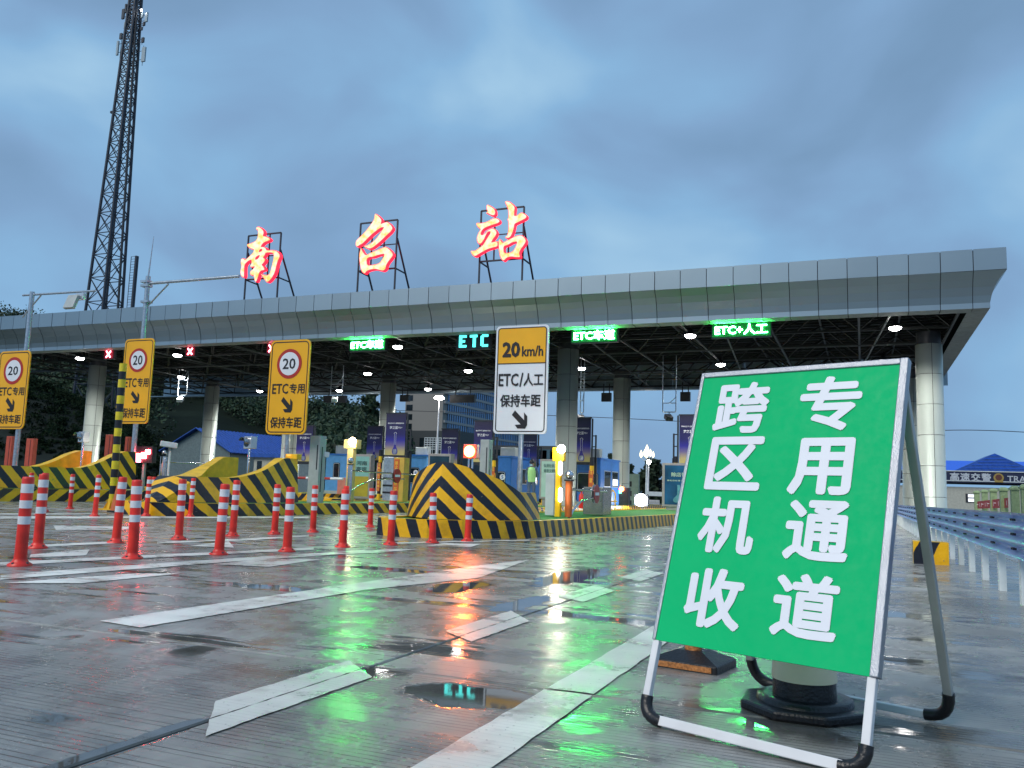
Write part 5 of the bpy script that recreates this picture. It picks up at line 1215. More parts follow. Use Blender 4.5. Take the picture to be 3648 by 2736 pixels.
# person ----------------------------------------------------------------
def person():
    Y = 31.0; head = at(1895, 1668, Y); X = head.x; z0 = gz(Y)+.27; Hh = 1.7
    o = thing('person', (X, Y, z0), 'person in a green high visibility vest, dark cap and mask beside booth five', 'person')
    J = {'pel': (0, 0, .93), 'sp': (0, 0, 1.15), 'ch': (0, 0, 1.36), 'nk': (0, -.0, 1.47), 'hd': (0, -.01, 1.56), 'ht': (0, 0, 1.64),
         'sl': (-.17, 0, 1.39), 'el': (-.23, .0, 1.12), 'wl': (-.2, -.1, .92), 'fl': (-.19, -.13, .85), 'sr': (.17, 0, 1.39), 'er': (.24, .02, 1.13), 'wr': (.23, -.06, .9), 'fr': (.22, -.09, .83),
         'hl': (-.09, 0, .88), 'kl': (-.1, -.02, .48), 'al': (-.1, .01, .09), 'tl': (-.11, -.13, .04), 'hr': (.09, 0, .88), 'kr': (.1, -.02, .48), 'ar': (.1, .01, .09), 'tr': (.11, -.13, .04)}
    E_ = ['pel sp', 'sp ch', 'ch nk', 'nk hd', 'hd ht', 'ch sl', 'sl el', 'el wl', 'wl fl', 'ch sr', 'sr er', 'er wr', 'wr fr', 'pel hl', 'hl kl', 'kl al', 'al tl', 'pel hr', 'hr kr', 'kr ar', 'ar tr']
    Rd = dict(pel=.135, sp=.13, ch=.15, nk=.055, hd=.088, ht=.07, sl=.065, el=.045, wl=.03, fl=.035, sr=.065, er=.045, wr=.03, fr=.035, hl=.09, kl=.06, al=.045, tl=.035, hr=.09, kr=.06, ar=.045, tr=.035)
    ks = list(J); me = bpy.data.meshes.new('body'); me.from_pydata([J[k] for k in ks], [tuple(ks.index(a) for a in e_.split()) for e_ in E_], [])
    ob = bpy.data.objects.new('body', me); C.objects.link(ob); md = ob.modifiers.new('s', 'SKIN')
    for v, k in zip(me.skin_vertices[0].data, ks): v.radius = (Rd[k], Rd[k]*(.7 if k in ('pel', 'sp', 'ch') else 1)); v.use_root = k == 'pel'
    ob.modifiers.new('u', 'SUBSURF').levels = 2
    bpy.context.view_layer.update(); m2 = bpy.data.meshes.new_from_object(ob.evaluated_get(bpy.context.evaluated_depsgraph_get())); bpy.data.objects.remove(ob)
    for q in (uniform, skin, dark): m2.materials.append(q)
    for p_ in m2.polygons:
        z = p_.center.z; p_.use_smooth = True; p_.material_index = 1 if z > 1.46 or (z < .93 and abs(p_.center.x) > .17 and p_.center.y < -.02) else (2 if z < .1 else 0)
    b_ = link('body', m2, None, o, (X, Y, z0), (0, 0, .2))
    v = MB(); R_ = Matrix.Rotation(.2, 3, 'Z')
    rings = [(.86, .155, .115), (1.0, .16, .12), (1.15, .165, .125), (1.3, .178, .13), (1.4, .165, .11), (1.44, .11, .08)]
    for z, rx_, ry_ in rings: v.v += [V(X, Y, z0)+R_@V(cos(2*pi*k/16)*rx_, sin(2*pi*k/16)*ry_, z) for k in range(16)]
    for r_ in range(len(rings)-1):
        for k in range(16): a = r_*16+k; c_ = r_*16+(k+1) % 16; v.face((a, c_, c_+16, a+16), None, 0, True)
    v.build('vest', hivis, o)
    MB().lathe((X, Y-.01, z0+1.6), [(.098, 0), (.1, .04), (.085, .1), (.03, .13)], 14).build('cap', dark, o)
    MB().box((X-.01, Y-.105, z0+1.615), (.13, .09, .012), rz=.2).build('cap_peak', dark, o)
    MB().box((X-.01, Y-.075, z0+1.52), (.11, .05, .07), rz=.2).build('face_mask', mat('mask_blue', (.35, .6, .75, 1), .6), o, bevel=.012)
    b = MB(); [b.lathe((X+s_*.035, Y-.094, z0+1.575), [(.01, 0), (.006, -.006)], 6, axis='Y') for s_ in (-1, 1)]; b.build('eyes', black, o)
person()
# ------------------------------------------------------------------ lattice tower
def tower():
    Yt = 80.0; pl, pr_ = at(306, 1105, Yt), at(437, 1100, Yt); ptl, ptr = at(462, 0, Yt), at(505, 0, Yt)
    base_z = gz(Yt); top_z = ptl.z+7
    o = thing('radio_tower', ((pl.x+pr_.x)/2, Yt+2, base_z), 'tall dark lattice radio tower rising above the canopy at the left', 'tower')
    zl = pl.z; f = lambda z: (z-zl)/(ptl.z-zl)
    cxl = lambda z: pl.x+(ptl.x-pl.x)*f(z); cxr = lambda z: pr_.x+(ptr.x-pr_.x)*f(z)
    cy = Yt
    def corner(k, z):
        w = cxr(z)-cxl(z); xm = (cxr(z)+cxl(z))/2; a = w*.23
        return [(V(xm-a, cy-a, z)), V(xm+a, cy-a, z), V(xm+a, cy+a, z), V(xm-a, cy+a, z)][k]
    zs = []; z = base_z
    while z < top_z: zs.append(z); z += max(1.1, (cxr(z)-cxl(z))*.5)
    legs = MB(); 
    for k in range(4): legs.tube([corner(k, z) for z in zs], .19, 6)
    legs.build('leg', dark_blue, o)
    br_ = MB()
    for z0, z1 in zip(zs, zs[1:]):
        for k in range(4):
            j = (k+1) % 4; br_.bar(corner(k, z0), corner(j, z0), .1); br_.bar(corner(k, z0), corner(j, z1), .085); br_.bar(corner(j, z0), corner(k, z1), .085)
    tag(br_.build('bracing', dark_blue, o), kind='stuff')
    b = MB(); xm = lambda z: (cxr(z)+cxl(z))/2
    for s_ in (-.28, .28): b.tube([V(xm(z)+s_, cy, z) for z in zs], .035, 5)
    for i in range(int((top_z-base_z)/.45)): z = base_z+i*.45; b.bar((xm(z)-.28, cy, z), (xm(z)+.28, cy, z), .03)
    tag(b.build('ladder', dark_blue, o), kind='stuff')
    b = MB(); b.tube([V(cxr(z)-.5, cy-.3, z) for z in zs], .16, 6); b.build('cable_bundle', dark, o)
    def ant(x0, y0, x1, y1, mt, name='antenna_panel'):
        c, w, h = rect(x0, y0, x1, y1, Yt); MB().bb((c.x-w/2, Yt, c.z-h/2), (c.x+w/2, Yt+.2, c.z+h/2)).build(name, mt, o)
        q = MB(); q.tube([(c.x+.35*(1 if c.x < xm(c.z) else -1), Yt+.3, c.z-h*.7), (c.x+.35*(1 if c.x < xm(c.z) else -1), Yt+.3, c.z+h*.7)], .035, 5)
        for f_ in (-.3, .3): q.bar((c.x, Yt+.2, c.z+h*f_), (xm(c.z), cy, c.z+h*f_), .05)
        q.build('antenna_mount', dark_blue, o)
    ag = mat('antenna_grey', (.3, .38, .42, 1), .5, var=.1)
    for a in ((414, 146, 420, 195), (504, 168, 516, 218), (441, 78, 453, 100), (502, 45, 508, 62), (516, 44, 524, 76)): ant(*a, ag)
    for a in ((425, 118, 433, 138), (503, 133, 511, 150), (433, 32, 441, 66), (444, 14, 449, 44), (455, 42, 462, 80), (508, 78, 514, 90), (500, 96, 505, 106)): ant(*a, dark_blue)
    q = at(504, 36, Yt-.3); MB().lathe(q, [(.05, -.12), (.12, -.05), (.12, .06), (.04, .12)], 10).build('beacon', lamp_white, o)
    q = at(398, 400, Yt); MB().box(q, (.3, .3, .3)).build('dish', dark_blue, o); MB().bar(q, (cxl(q.z), Yt+.2, q.z-.2), .05).build('dish_arm', dark_blue, o)
    # cable ladder panel beside the tower
    c, w, h = rect(455, 912, 478, 1108, Yt)
    o2 = thing('antenna_rack', (c.x, Yt, base_z), 'dark upright rack beside the lattice tower just above the canopy', 'rack')
    b = MB(); b.bb((c.x+w*.25, Yt, base_z), (c.x+w/2, Yt+.4, c.z+h/2)); b.build('panel', dark_blue, o2)
    b = MB()
    for i in range(26): z = c.z+h/2-i*.36; b.bar((c.x-w/2, Yt+.2, z), (c.x+w*.3, Yt+.2, z), .04)
    b.bar((c.x-w/2, Yt+.2, base_z), (c.x-w/2, Yt+.2, c.z+h/2), .06); b.build('rungs', dark_blue, o2)
tower()

# ------------------------------------------------------------------ hill and trees
def smooth(a, b_, x): t_ = max(0, min(1, (x-a)/(b_-a))); return t_*t_*(3-2*t_)
RP = [(-700, 1000), (0, 1112), (300, 1180), (700, 1330), (1000, 1435), (1130, 1452), (1225, 1450), (1300, 1478), (1375, 1520), (1440, 1640), (1500, 1740)]
YR = 135.0
RX = [(at(x, y, YR).x, max(0, at(x, y, YR).z-1.5)) for x, y in RP]
def ridge(X):
    if X <= RX[0][0]: return RX[0][1]
    for (a, h0), (b_, h1) in zip(RX, RX[1:]):
        if X <= b_: return h0+(h1-h0)*smooth(a, b_, X) if b_ > a else h1
    return 0
from mathutils import noise as mn
def hill_z(X, Y):
    # map along the sight line so that the ridge keeps its outline
    k = YR/Y; h = ridge(X*k)
    f = smooth(58, YR, Y)*(.92 if Y < YR else 1)
    return gz(Y)-.1+h*f*(1 if Y <= YR else 1-.15*smooth(YR, 240, Y)) + mn.noise(V(X*.05, Y*.05, 0))*1.2*f
hb = MB(); nxh, nyh = 90, 34; gxs = [-330+i*(340/nxh) for i in range(nxh+1)]; gys = [58+j*(190/nyh) for j in range(nyh+1)]
for y in gys:
    for x in gxs: hb.v.append(V(x, y, hill_z(x, y)))
for j in range(nyh):
    for i in range(nxh):
        a = j*(nxh+1)+i; hb.face((a, a+1, a+nxh+2, a+nxh+1), None, 0, True)
SP = [(-500, 1180), (0, 1322), (136, 1371), (316, 1454), (480, 1548), (640, 1640), (760, 1712)]
sx_ = [(at(x, y, 74).x, at(x, y, 74).z) for x, y in SP]; eb = MB(); ne, me_ = 60, 8
def srid(X):
    if X <= sx_[0][0]: return sx_[0][1]
    for (a, h0), (b_, h1) in zip(sx_, sx_[1:]):
        if X <= b_: return h0+(h1-h0)*(X-a)/(b_-a)
    return -1
for j in range(me_+1):
    for i in range(ne+1):
        X = sx_[0][0]+(sx_[-1][0]-sx_[0][0])*i/ne; t_ = j/me_; eb.v.append(V(X+8*(1-t_)*0, 52+26*t_, gz(60)-.2+max(0, srid(X)+.3)*(sin(t_*pi*.6)/1.0)**1.2+mn.noise(V(X*.3, t_*5, 0))*.35*t_))
for j in range(me_):
    for i in range(ne): a = j*(ne+1)+i; eb.face((a, a+1, a+ne+2, a+ne+1), None, 0, True)
tag(eb.build('earth_slope', mat('netted_soil', (.018, .023, .02, 1), .8, var=.5, vscale=.35, bump=.6, bscale=3)), kind='structure')
tag(hb.build('hill', mat('hill_soil', (.012, .018, .012, 1), .85, var=.45, vscale=.12)), kind='structure')
import numpy as np
def leaf_mesh(name, clumps, per, size, rs):
    """clumps: (x,y,z,rx,rz) ; small two-triangle leaves spread through each clump"""
    cl = np.array(clumps); n = len(cl)*per; idx = np.repeat(np.arange(len(cl)), per)
    d = rs.normal(size=(n, 3)); d /= np.linalg.norm(d, axis=1)[:, None]; d *= (rs.uniform(.25, 1, n)**.5)[:, None]
    c = cl[idx, :3]+d*np.stack([cl[idx, 3], cl[idx, 3], cl[idx, 4]], 1)
    a = rs.normal(size=(n, 3)); a /= np.linalg.norm(a, axis=1)[:, None]; b_ = np.cross(a, rs.normal(size=(n, 3))); b_ /= np.linalg.norm(b_, axis=1)[:, None]
    s_ = (size*rs.uniform(.6, 1.3, n))[:, None]; v = np.stack([c-a*s_, c+b_*s_*.55, c+a*s_, c-b_*s_*.55], 1).reshape(-1, 3)
    me = bpy.data.meshes.new(name); me.vertices.add(4*n); me.vertices.foreach_set('co', v.ravel()); me.loops.add(4*n); me.loops.foreach_set('vertex_index', np.arange(4*n, dtype=np.int32))
    me.polygons.add(n); me.polygons.foreach_set('loop_start', np.arange(0, 4*n, 4, dtype=np.int32)); me.polygons.foreach_set('loop_total', np.full(n, 4, dtype=np.int32))
    me.update(calc_edges=True); return me
rs = np.random.RandomState(5); cl = []
for k in range(2600):
    Y = 62+rs.uniform()**.8*140; px = rs.uniform(-500, 1450); X = at(px, 1600, Y).x; h = ridge(X*YR/Y)
    if h < 2: continue
    if px < 1120 and Y < (84 if px < 560 else 106): continue
    r = rs.uniform(1.6, 3.2); z = hill_z(X, Y); cl.append((X, Y, z+r*.9, r, r*rs.uniform(.8, 1.3)))
me = leaf_mesh('woodland', cl, 110, .3, rs); me.materials.append(leafm); o = bpy.data.objects.new('woodland', me); C.objects.link(o); tag(o, 'dark wooded hillside behind the toll lanes', 'woodland', kind='stuff')
cl = []; rs = np.random.RandomState(11)
for k in range(1500):
    X = rs.uniform(sx_[0][0], sx_[-1][0]); t_ = rs.uniform(.15, 1)**.7; z = gz(60)-.2+max(0, srid(X)+.3)*(sin(t_*pi*.6))**1.2
    r = rs.uniform(.25, .9)*(.5+t_); cl.append((X, 52+26*t_, z+r*.3, r, r*.6))
me = leaf_mesh('undergrowth', cl, 50, .16, rs); me.materials.append(mat('undergrowth_green', (.014, .026, .013, 1), .9, var=.7, vscale=.4)); o = bpy.data.objects.new('undergrowth', me); C.objects.link(o); tag(o, 'dark scrub growing on the steep bank at the left', 'undergrowth', kind='stuff')
def tree(x, ytop, ybot, wpx, Y, lab, leaves=1400, sz=.2, clumps=26, slim=False, zb=None, seed=1, mt=None):
    rs = np.random.RandomState(seed); c, w, h = rect(x-wpx/2, ytop, x+wpx/2, ybot, Y); z0 = gz(Y) if zb is None else zb
    o = thing('tree', (c.x, Y, z0), lab, 'tree', 'trees beyond the toll station')
    b = MB(); H_ = c.z+h/2-z0; b.tube([(c.x, Y, z0), (c.x+.1, Y, z0+H_*.5), (c.x, Y, z0+H_*.92)], [.22, .14, .03], 8); cl = []
    for k in range(clumps):
        t_ = (k+.5)/clumps; zz = c.z-h/2+h*t_*.95; rw = w/2*(sin(pi*min(1, .15+t_*.8))**.7)*(.8 if slim else 1); a = rs.uniform(0, 2*pi); rr_ = rw*rs.uniform(.2, .8)
        q = (c.x+cos(a)*rr_, Y+sin(a)*rr_, zz); cl.append(q+(w*.17, w*.15 if not slim else h*.07)); b.tube([(c.x, Y, max(z0+.3, zz-h*.15)), q], [.06, .015], 5)
    b.build('trunk', bark, o)
    me = leaf_mesh('crown', [(a-c.x, b_-Y, c_-z0, d, e_) for a, b_, c_, d, e_ in cl], leaves//clumps, sz, rs); me.materials.append(mt or leafm); ob = bpy.data.objects.new('crown', me); C.objects.link(ob); ob.parent = o
tree(1322, 1392, 1530, 92, 105, 'slender loose tree showing against the sky left of the rear column', 900, .38, 30, True, None, 2)
tree(2240, 1655, 1800, 90, 80, 'dark bushy tree left of the flame shaped street lamp', 2200, .22, 26, False, None, 3)
tree(2325, 1640, 1800, 130, 84, 'dark broad tree behind the flame shaped street lamp', 3200, .24, 34, False, None, 4)
tree(2172, 1618, 1700, 60, 78, 'small treetop left of the rear silver column', 700, .2, 16, False, None, 5)
tree(1225, 1435, 1560, 110, 112, 'rounded dark treetop left of the slender tree', 2600, .36, 26, False, None, 6)
tree(1120, 1440, 1560, 110, 108, 'dark treetop on the hill right of the third yellow sign', 2600, .36, 26, False, None, 8)
tree(3320, 1690, 1800, 60, 95, 'small dark tree behind the far guardrail', 900, .25, 18, False, None, 7)

# ------------------------------------------------------------------ blue roofed house
Yh = 62.0; ap = at(697, 1530, Yh); er = at(806, 1607, Yh); hw_ = er.x-ap.x; Xl = ap.x-hw_; z0 = gz(Yh)
Ye = onx(1020, 1567, ap.x).y; Ye = min(max(Ye, 72), 100)
o = thing('house', (ap.x, Yh+3, z0), 'house with a blue ribbed roof and grey gable behind the middle nose block', 'house')
MB().prismY([(Xl, z0), (ap.x+hw_, z0), (ap.x+hw_, er.z), (ap.x, ap.z), (Xl, er.z)], Yh+.4, Ye-.4).build('wall', wall_grey, o)
MB().bb((ap.x+hw_+.01, Yh+.4, z0), (ap.x+hw_+.06, Ye-.4, er.z-.1)).build('side_wall', wall_cream, o)
for s_ in (-1, 1):
    nrib = 26; sl = (er.z-ap.z)/hw_
    for k in range(nrib):
        y0, y1 = Yh+(Ye-Yh)*k/nrib, Yh+(Ye-Yh)*(k+1)/nrib; b = MB(); ov = .5
        P = [V(ap.x, y0+.02, ap.z+.14), V(ap.x, y1-.02, ap.z+.14), V(ap.x+s_*(hw_+ov), y1-.02, ap.z+.14+sl*(hw_+ov)), V(ap.x+s_*(hw_+ov), y0+.02, ap.z+.14+sl*(hw_+ov))]
        b.quad(P if s_ < 0 else P[::-1]); b.quad([p_-V(0, 0, .06) for p_ in (P[::-1] if s_ < 0 else P)])
        b.bar(P[0]+V(0, 0, .03), P[3]+V(0, 0, .03), .07); b.build('roof_panel', roof_blue, o)
c, w, h = rect(953, 1591, 1000, 1620, Yh+12)
b = MB(); b.bb((c.x-w/2, Yh+11.8, c.z-h/2), (c.x+w/2, Yh+12, c.z+h/2)); b.build('dormer_frame', white_tube, o); MB().bb((c.x-w*.4, Yh+11.78, c.z-h*.42), (c.x+w*.2, Yh+11.795, c.z+h*.42)).build('dormer_glass', glass, o)
# low sheds between
c, w, h = rect(905, 1617, 1020, 1660, 55)
o = thing('shed', (c.x, 56.5, gz(56)), 'low shed with a flat blue roof behind the middle nose block', 'shed')
MB().bb((c.x-w/2, 55, gz(55)), (c.x+w/2, 58, c.z+h*.2)).build('wall', wall_cream, o); MB().bb((c.x-w/2-.3, 54.7, c.z+h*.2), (c.x+w/2+.3, 58.3, c.z+h/2)).build('roof', roof_blue, o)
MB().bb((c.x-w*.4, 54.98, c.z-.9), (c.x-w*.25, 54.995, c.z-.1)).build('window', glass, o)

# ------------------------------------------------------------------ tower block far behind
Yb = 290.0; a0 = at(1437, 1600, Yb).x; a1 = at(1572, 1600, Yb).x; ztop = at(1500, 1335, Yb).z
o = thing('office_tower', ((a0+a1)/2, Yb+10, gz(Yb)), 'tall beige office tower with a blue glass side seen under the canopy', 'office building')
Yfar = onx(1900, 1500, a1).y; Yfar = min(Yfar, 600)
conc_b = mat('tower_beige', (.22, .215, .2, 1), .7, var=.08, vscale=.05)
MB().bb((a0, Yb, gz(Yb)), (a1, Yfar, ztop)).build('wall', conc_b, o)
gl = mat('curtain_glass', (.05, .16, .34, 1), .12, .3, var=.3, vscale=.08)
fh = (at(1600, 1437, Yb+12)-at(1600, 1470, Yb+12)).z; z = gz(Yb)+6; slabm = mat('tower_band', (.3, .3, .3, 1), .6, var=.1)
nf_ = int((ztop-z)/fh); bays = 5
for i in range(nf_):
    zz = ztop-(i+1)*fh
    for j in range(bays):
        y0 = Yb+3+(Yfar-Yb-6)*j/bays; y1 = Yb+3+(Yfar-Yb-6)*(j+1)/bays
        wn_ = MB().bb((a1+.01, y0+.8, zz+.9), (a1+.35, y1-.8, zz+fh-.15)).build('window_band', gl, o)
        m_ = MB()
        for k in range(1, 9): yy = y0+(y1-y0)*k/9; m_.bb((a1+.35, yy-.18, zz+.9), (a1+.5, yy+.18, zz+fh-.15))
        tag(m_.build('mullion', dark_blue, wn_), kind='stuff')
    MB().bb((a1+.01, Yb+.5, zz-.1), (a1+.7, Yfar-.5, zz+.85)).build('floor_band', slabm, o)
    xw = at(1452, 1600, Yb).x; MB().bb((xw-1.4, Yb-.12, zz+.9), (xw+1.4, Yb-.01, zz+fh-.6)).build('window', glass, o)
b = MB(); xa, xb = at(1440, 1600, 120).x, at(1630, 1600, 120).x
o = thing('dark_block', ((xa+xb)/2, 124, gz(120)), 'low dark building with a light stairway in front of the office tower', 'building')
MB().bb((xa, 120, gz(120)), (xb, 130, at(1500, 1534, 120).z)).build('wall', mat('dark_wall', (.035, .045, .05, 1), .6, var=.2), o)
for k in range(4): MB().bb((xa+.6+k*2.2, 119.9, 1.5), (xa+1.6+k*2.2, 119.99, at(1500, 1560, 120).z)).build('window', glass, o)
c, w, h = rect(1512, 1560, 1582, 1600, 118); b = MB()
for k in range(6): b.bar((c.x-w/2, 118, c.z-h/2+h*k/5), (c.x+w/2, 118, c.z-h/2+h*k/5), .12)
for k in range(8): b.bar((c.x-w/2+w*k/7, 118, gz(118)), (c.x-w/2+w*k/7, 118, c.z+h/2), .08)
b.build('stair_railing', lightgrey, o)
# dark glazed block to the right of the tower
xa, xb = at(1740, 1600, 110).x, at(1985, 1600, 110).x
o = thing('glass_hall', ((xa+xb)/2, 115, gz(110)), 'low dark glazed hall behind booth five and the mint poster', 'building')
zt_ = at(1900, 1588, 110).z; MB().bb((xa, 110, gz(110)), (xb, 120, zt_)).build('wall', mat('dark_wall', (0, 0, 0, 1)), o)
MB().bb((at(1925, 1600, 110).x, 109.9, zt_-2.4), (at(1975, 1600, 110).x, 109.99, zt_-.5)).build('window', mat('hall_glass', (.06, .12, .15, 1), .1), o)
for k in range(6): MB().bb((xa+1+k*2.1, 109.9, zt_-3.5), (xa+2.6+k*2.1, 109.99, zt_-.6)).build('window', glass, o)

# ------------------------------------------------------------------ street lamps
def pole_lamp(x, yl, xb, yb, Y, lab, r=.3):
    q = at(x, yl, Y); o = thing('street_lamp', (q.x, Y, gz(Y)), lab, 'street lamp')
    MB().tube([(q.x-.05, Y, gz(Y)), (q.x, Y, q.z)], [.09, .05], 10).build('pole', white_tube, o)
    MB().lathe((q.x, Y, q.z), [(.05, -.1), (r*.7, -.08), (r, 0), (r*.8, .14), (.05, .2)], 18).build('lamp_head', lamp_hot, o); return o
pole_lamp(1565, 1419, 1545, 1615, 62, 'tall white street lamp glaring in front of the office tower', .42)
pole_lamp(2311, 1647, 2304, 1760, 66, 'small round street lamp below the flame shaped lamps', .16)
q = at(2304, 1640, 72); o = thing('flame_street_lamp', (q.x, 72, gz(72)), 'ornate street lamp with a ring of lit flame shaped bulbs', 'street lamp')
MB().tube([(q.x, 72, gz(72)), (q.x, 72, q.z)], [.12, .05], 10).build('pole', lightgrey, o)
for x, y, k in ((2305, 1601, 1.2), (2284, 1617, .95), (2297, 1613, .9), (2304, 1618, 1), (2317, 1613, .95), (2327, 1619, .8)):
    p = at(x, y, 72); MB().lathe(p, [(.02, -.36*k), (.13*k, -.22*k), (.16*k, -.05*k), (.1*k, .16*k), (.01, .36*k)], 10).build('bulb', bulb, o)
    MB().tube([p-V(0, 0, .34*k), V((p.x+q.x)/2, 72, q.z-.02), q], .025, 5).build('arm', lightgrey, o)

# pedestrian fence, crash rail beyond
c, w, h = rect(2306, 1781, 2348, 1812, 55)
o = thing('white_fence', (c.x, 55, gz(55)), 'short white picket barrier right of the floodlight', 'fence')
for k in range(13): MB().bb((c.x-w/2+w*k/12-.02, 55, gz(55)), (c.x-w/2+w*k/12+.02, 55.03, c.z+h/2)).build('picket', white_tube, o)
MB().bb((c.x-w/2, 55.03, c.z+h/2-.08), (c.x+w/2, 55.07, c.z+h/2)).build('rail', white_tube, o)
c, w, h = rect(2240, 1690, 2275, 1800, 44)
o = thing('notice_board', (c.x, 44, gz(44)), 'pale green upright notice panel beside the rear column', 'panel')
MB().bb((c.x-w/2, 44, gz(44)), (c.x+w/2, 44.2, at(2255, 1688, 44).z)).build('panel', mat('pale_mint', (.3, .42, .36, 1), .5), o)
for k in range(3): MB().bb((c.x-w*.42, 43.98, c.z+h*.1-k*.5), (c.x-w*.2, 43.995, c.z+h*.1-k*.5+.28)).build('sticker', dark, o)
a, b_ = at(2300, 1758, 58), at(2360, 1764, 58)
o = thing('far_guardrail', ((a.x+b_.x)/2, 58, gz(58)), 'pale guardrail in the distance left of the blue poster', 'guardrail')
MB().bar(a, b_+V(6, 0, 0), .05, .3).build('rail', lightgrey, o); b = MB(); [b.bb((a.x+k*1.6, 58.05, gz(58)), (a.x+k*1.6+.1, 58.15, a.z)) for k in range(6)]; b.build('post', lightgrey, o)

# ------------------------------------------------------------------ traffic police building
Yp = 90.0; L_ = at(3340, 1680, Yp).x; apx = at(3541, 1616, Yp); re_ = apx.x+(apx.x-at(3420, 1677, Yp).x)
eave = at(3450, 1678, Yp).z; z0 = gz(Yp)
o = thing('police_station', (apx.x, Yp+4, z0), 'low cream building with a bright blue roof and dark lettered band at the right edge', 'building')
MB().bb((L_-6, Yp, z0), (re_+14, Yp+10, eave-1.5)).build('wall', wall_cream, o)
rl = (at(3450, 1680, Yp)-at(3450, 1722, Yp)).z
MB().bb((L_-6.3, Yp-.5, eave-rl), (re_+14.3, Yp+10.3, eave)).build('sign_band', navy, o)
for z_ in (eave-.07, eave-rl+.12): MB().bb((L_-6.3, Yp-.56, z_), (re_+14.3, Yp-.505, z_+.08)).build('band_trim', lightgrey, o)
gl_ = at(3420, 1677, Yp).x
MB().prismY([(gl_-.5, eave+.02), (re_+.5, eave+.02), (apx.x, apx.z)], Yp-.5, Yp+6).build('roof_gable', roof_blue, o)
rb = mat('bright_blue_roof', (.01, .12, .75, 1), .4, var=.12)
b = MB(); zt_ = at(3400, 1641, Yp+4).z; b.v = [V(L_-6.3, Yp-.5, eave+.02), V(gl_+3, Yp-.5, eave+.02), V(gl_+3, Yp+4, zt_), V(L_-6.3, Yp+4, zt_)]; b.face((0, 1, 2, 3)); b.build('roof_slope', rb, o)
b = MB(); b.v = [V(re_, Yp-.5, eave+.02), V(re_+14.3, Yp-.5, eave+.02), V(re_+14.3, Yp+4, zt_), V(re_-4, Yp+4, zt_)]; b.face((0, 1, 2, 3)); b.build('roof_slope', rb, o)
for i in range(7):                                             # eave tiles on the gable
    zz = eave+.25+i*.3; ww = (apx.z-zz)/(apx.z-eave)*(re_-gl_)/2
    if ww > 0: MB().bb((apx.x-ww, Yp-.54, zz), (apx.x+ww, Yp-.505, zz+.04)).build('roof_rib', rb, o)
silver = mat('silver_letters', (.55, .58, .62, 1), .35, .3)
for ch, x in (('高', 3401), ('速', 3438), ('交', 3476), ('警', 3514)):
    q = at(x, 1698+(x-3401)*.03, Yp-.6); put_text('lettering', ch, silver, o, (q.x, Yp-.56, q.z), .8, .78, .03)
q = at(3558, 1702, Yp-.6); MB().lathe((q.x, Yp-.53, q.z), [(.42, 0), (.42, -.03)], 20, axis='Y').build('emblem_ring', mat('emblem_gold', (.4, .28, .08, 1), .4, .3), o)
MB().lathe((q.x, Yp-.57, q.z+.03), [(.27, 0), (.25, -.02)], 20, axis='Y').build('emblem_shield', mat('emblem_dark', (.12, .04, .03, 1), .4), o)
MB().bb((q.x-.34, Yp-.62, q.z-.42), (q.x+.34, Yp-.58, q.z-.28)).build('emblem_base', mat('emblem_gold', (0, 0, 0, 1)), o)
q = at(3633, 1707, Yp-.6); put_text('lettering', 'TRAFFIC POLICE', silver, o, (at(3585, 1706, Yp).x+2.9, Yp-.56, q.z), 5.8, .58, .015)
litw = emat('lit_window', (.85, .9, 1, 1), 1.1)
c, w, h = rect(3440, 1759, 3480, 1790, Yp-.05)
MB().bb((c.x-w/2, Yp-.06, c.z-h/2), (c.x+w/2, Yp-.01, c.z+h/2)).build('window_frame', dark, o)
for f in (0, 1): MB().bb((c.x-w*.28, Yp-.09, c.z-h*.42+f*h*.5), (c.x+w*.45, Yp-.065, c.z-h*.05+f*h*.48)).build('window', litw, o)
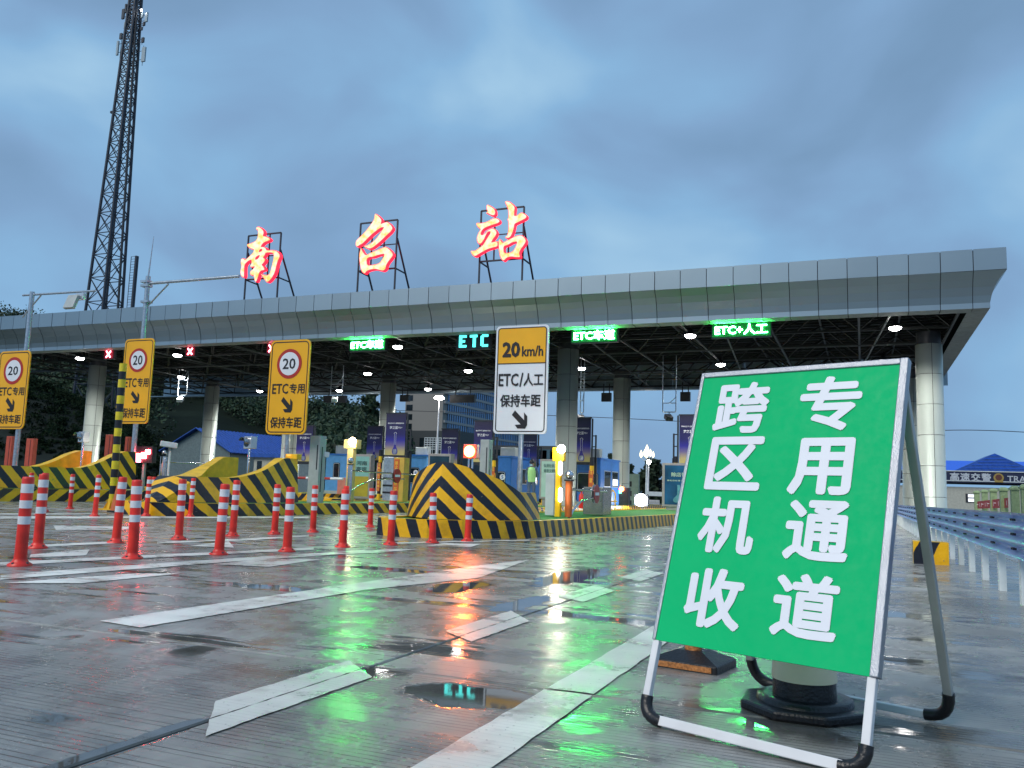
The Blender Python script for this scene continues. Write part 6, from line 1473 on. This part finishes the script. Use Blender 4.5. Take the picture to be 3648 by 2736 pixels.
# gate piers
for i, (x, yt, d) in enumerate([(3479, 1748, 66), (3507, 1744, 60), (3538, 1740, 53), (3574, 1736, 47), (3614, 1731, 42), (3652, 1725, 38)]):
    p = CAM+ray(x, yt)*d; z0 = gz(p.y); s_ = .18
    o = thing('gate_pier', (p.x, p.y, z0), 'pale green gate pier with a hipped cap, '+['farthest, at the left of the row', 'second from the left', 'third from the left', 'fourth from the left', 'wide one near the right edge', 'cut by the right edge'][i], 'pier', 'pale green gate piers behind the guardrail')
    MB().bb((p.x-s_, p.y-s_, z0), (p.x+s_, p.y+s_, p.z-.2)).build('shaft', greenstone, o)
    b = MB(); k = s_*1.35; zc = p.z-.2
    b.bb((p.x-k, p.y-k, zc), (p.x+k, p.y+k, zc+.08)); b.v += [V(p.x+sx*k, p.y+sy*k, zc+.08) for sx, sy in ((-1, -1), (1, -1), (1, 1), (-1, 1))]+[V(p.x+sx*k*.5, p.y+sy*k*.5, p.z) for sx, sy in ((-1, -1), (1, -1), (1, 1), (-1, 1))]
    for j in range(4): b.face((8+j, 8+(j+1) % 4, 12+(j+1) % 4, 12+j))
    b.face((12, 13, 14, 15)); b.build('cap', greenstone, o)
q1, q2 = CAM+ray(3482, 1800)*63, CAM+ray(3592, 1792)*45
o = thing('red_notice', ((q1.x+q2.x)/2, (q1.y+q2.y)/2, q1.z-.1), 'long red cloth banner hung low between the green piers', 'banner')
b = MB(); d_ = (q2-q1).normalized(); b.quad([q1+V(0, 0, -.25), q2+V(0, 0, -.25), q2+V(0, 0, .28), q1+V(0, 0, .28)]); b.quad([q1+V(0, .02, .28), q2+V(0, .02, .28), q2+V(0, .02, -.25), q1+V(0, .02, -.25)]); b.build('cloth', mat('red_cloth', (.42, .03, .025, 1), .6), o)
b = MB()
for k in range(14): p = q1.lerp(q2, (k+.5)/14)+V(0, -.03, 0); b.bar(p+V(0, 0, -.12), p+V(0, 0, .14), .03) if k % 3 else b.bar(p+V(-.1, 0, .05), p+V(.12, 0, .05), .04)
b.build('white_marks', print_white, o)
# overhead wires
for (xa, ya, xm_, ym, xb, yb_, Y, lab) in ((1400, 1462, 1960, 1480, 2440, 1502, 75, 'thin dark overhead wire crossing behind the silver columns'), (3340, 1534, 3500, 1533, 3700, 1543, 75, 'thin dark overhead wire at the right above the blue roof')):
    A_, M_, B_ = at(xa, ya, Y), at(xm_, ym, Y), at(xb, yb_, Y); pts = [A_*(1-t_)**2+(M_*2-(A_+B_)*.5)*2*t_*(1-t_)+B_*t_**2 for t_ in [k/24 for k in range(25)]]
    o = MB().tube(pts, .03, 5).build('overhead_wire', dark); tag(o, lab, 'wire')
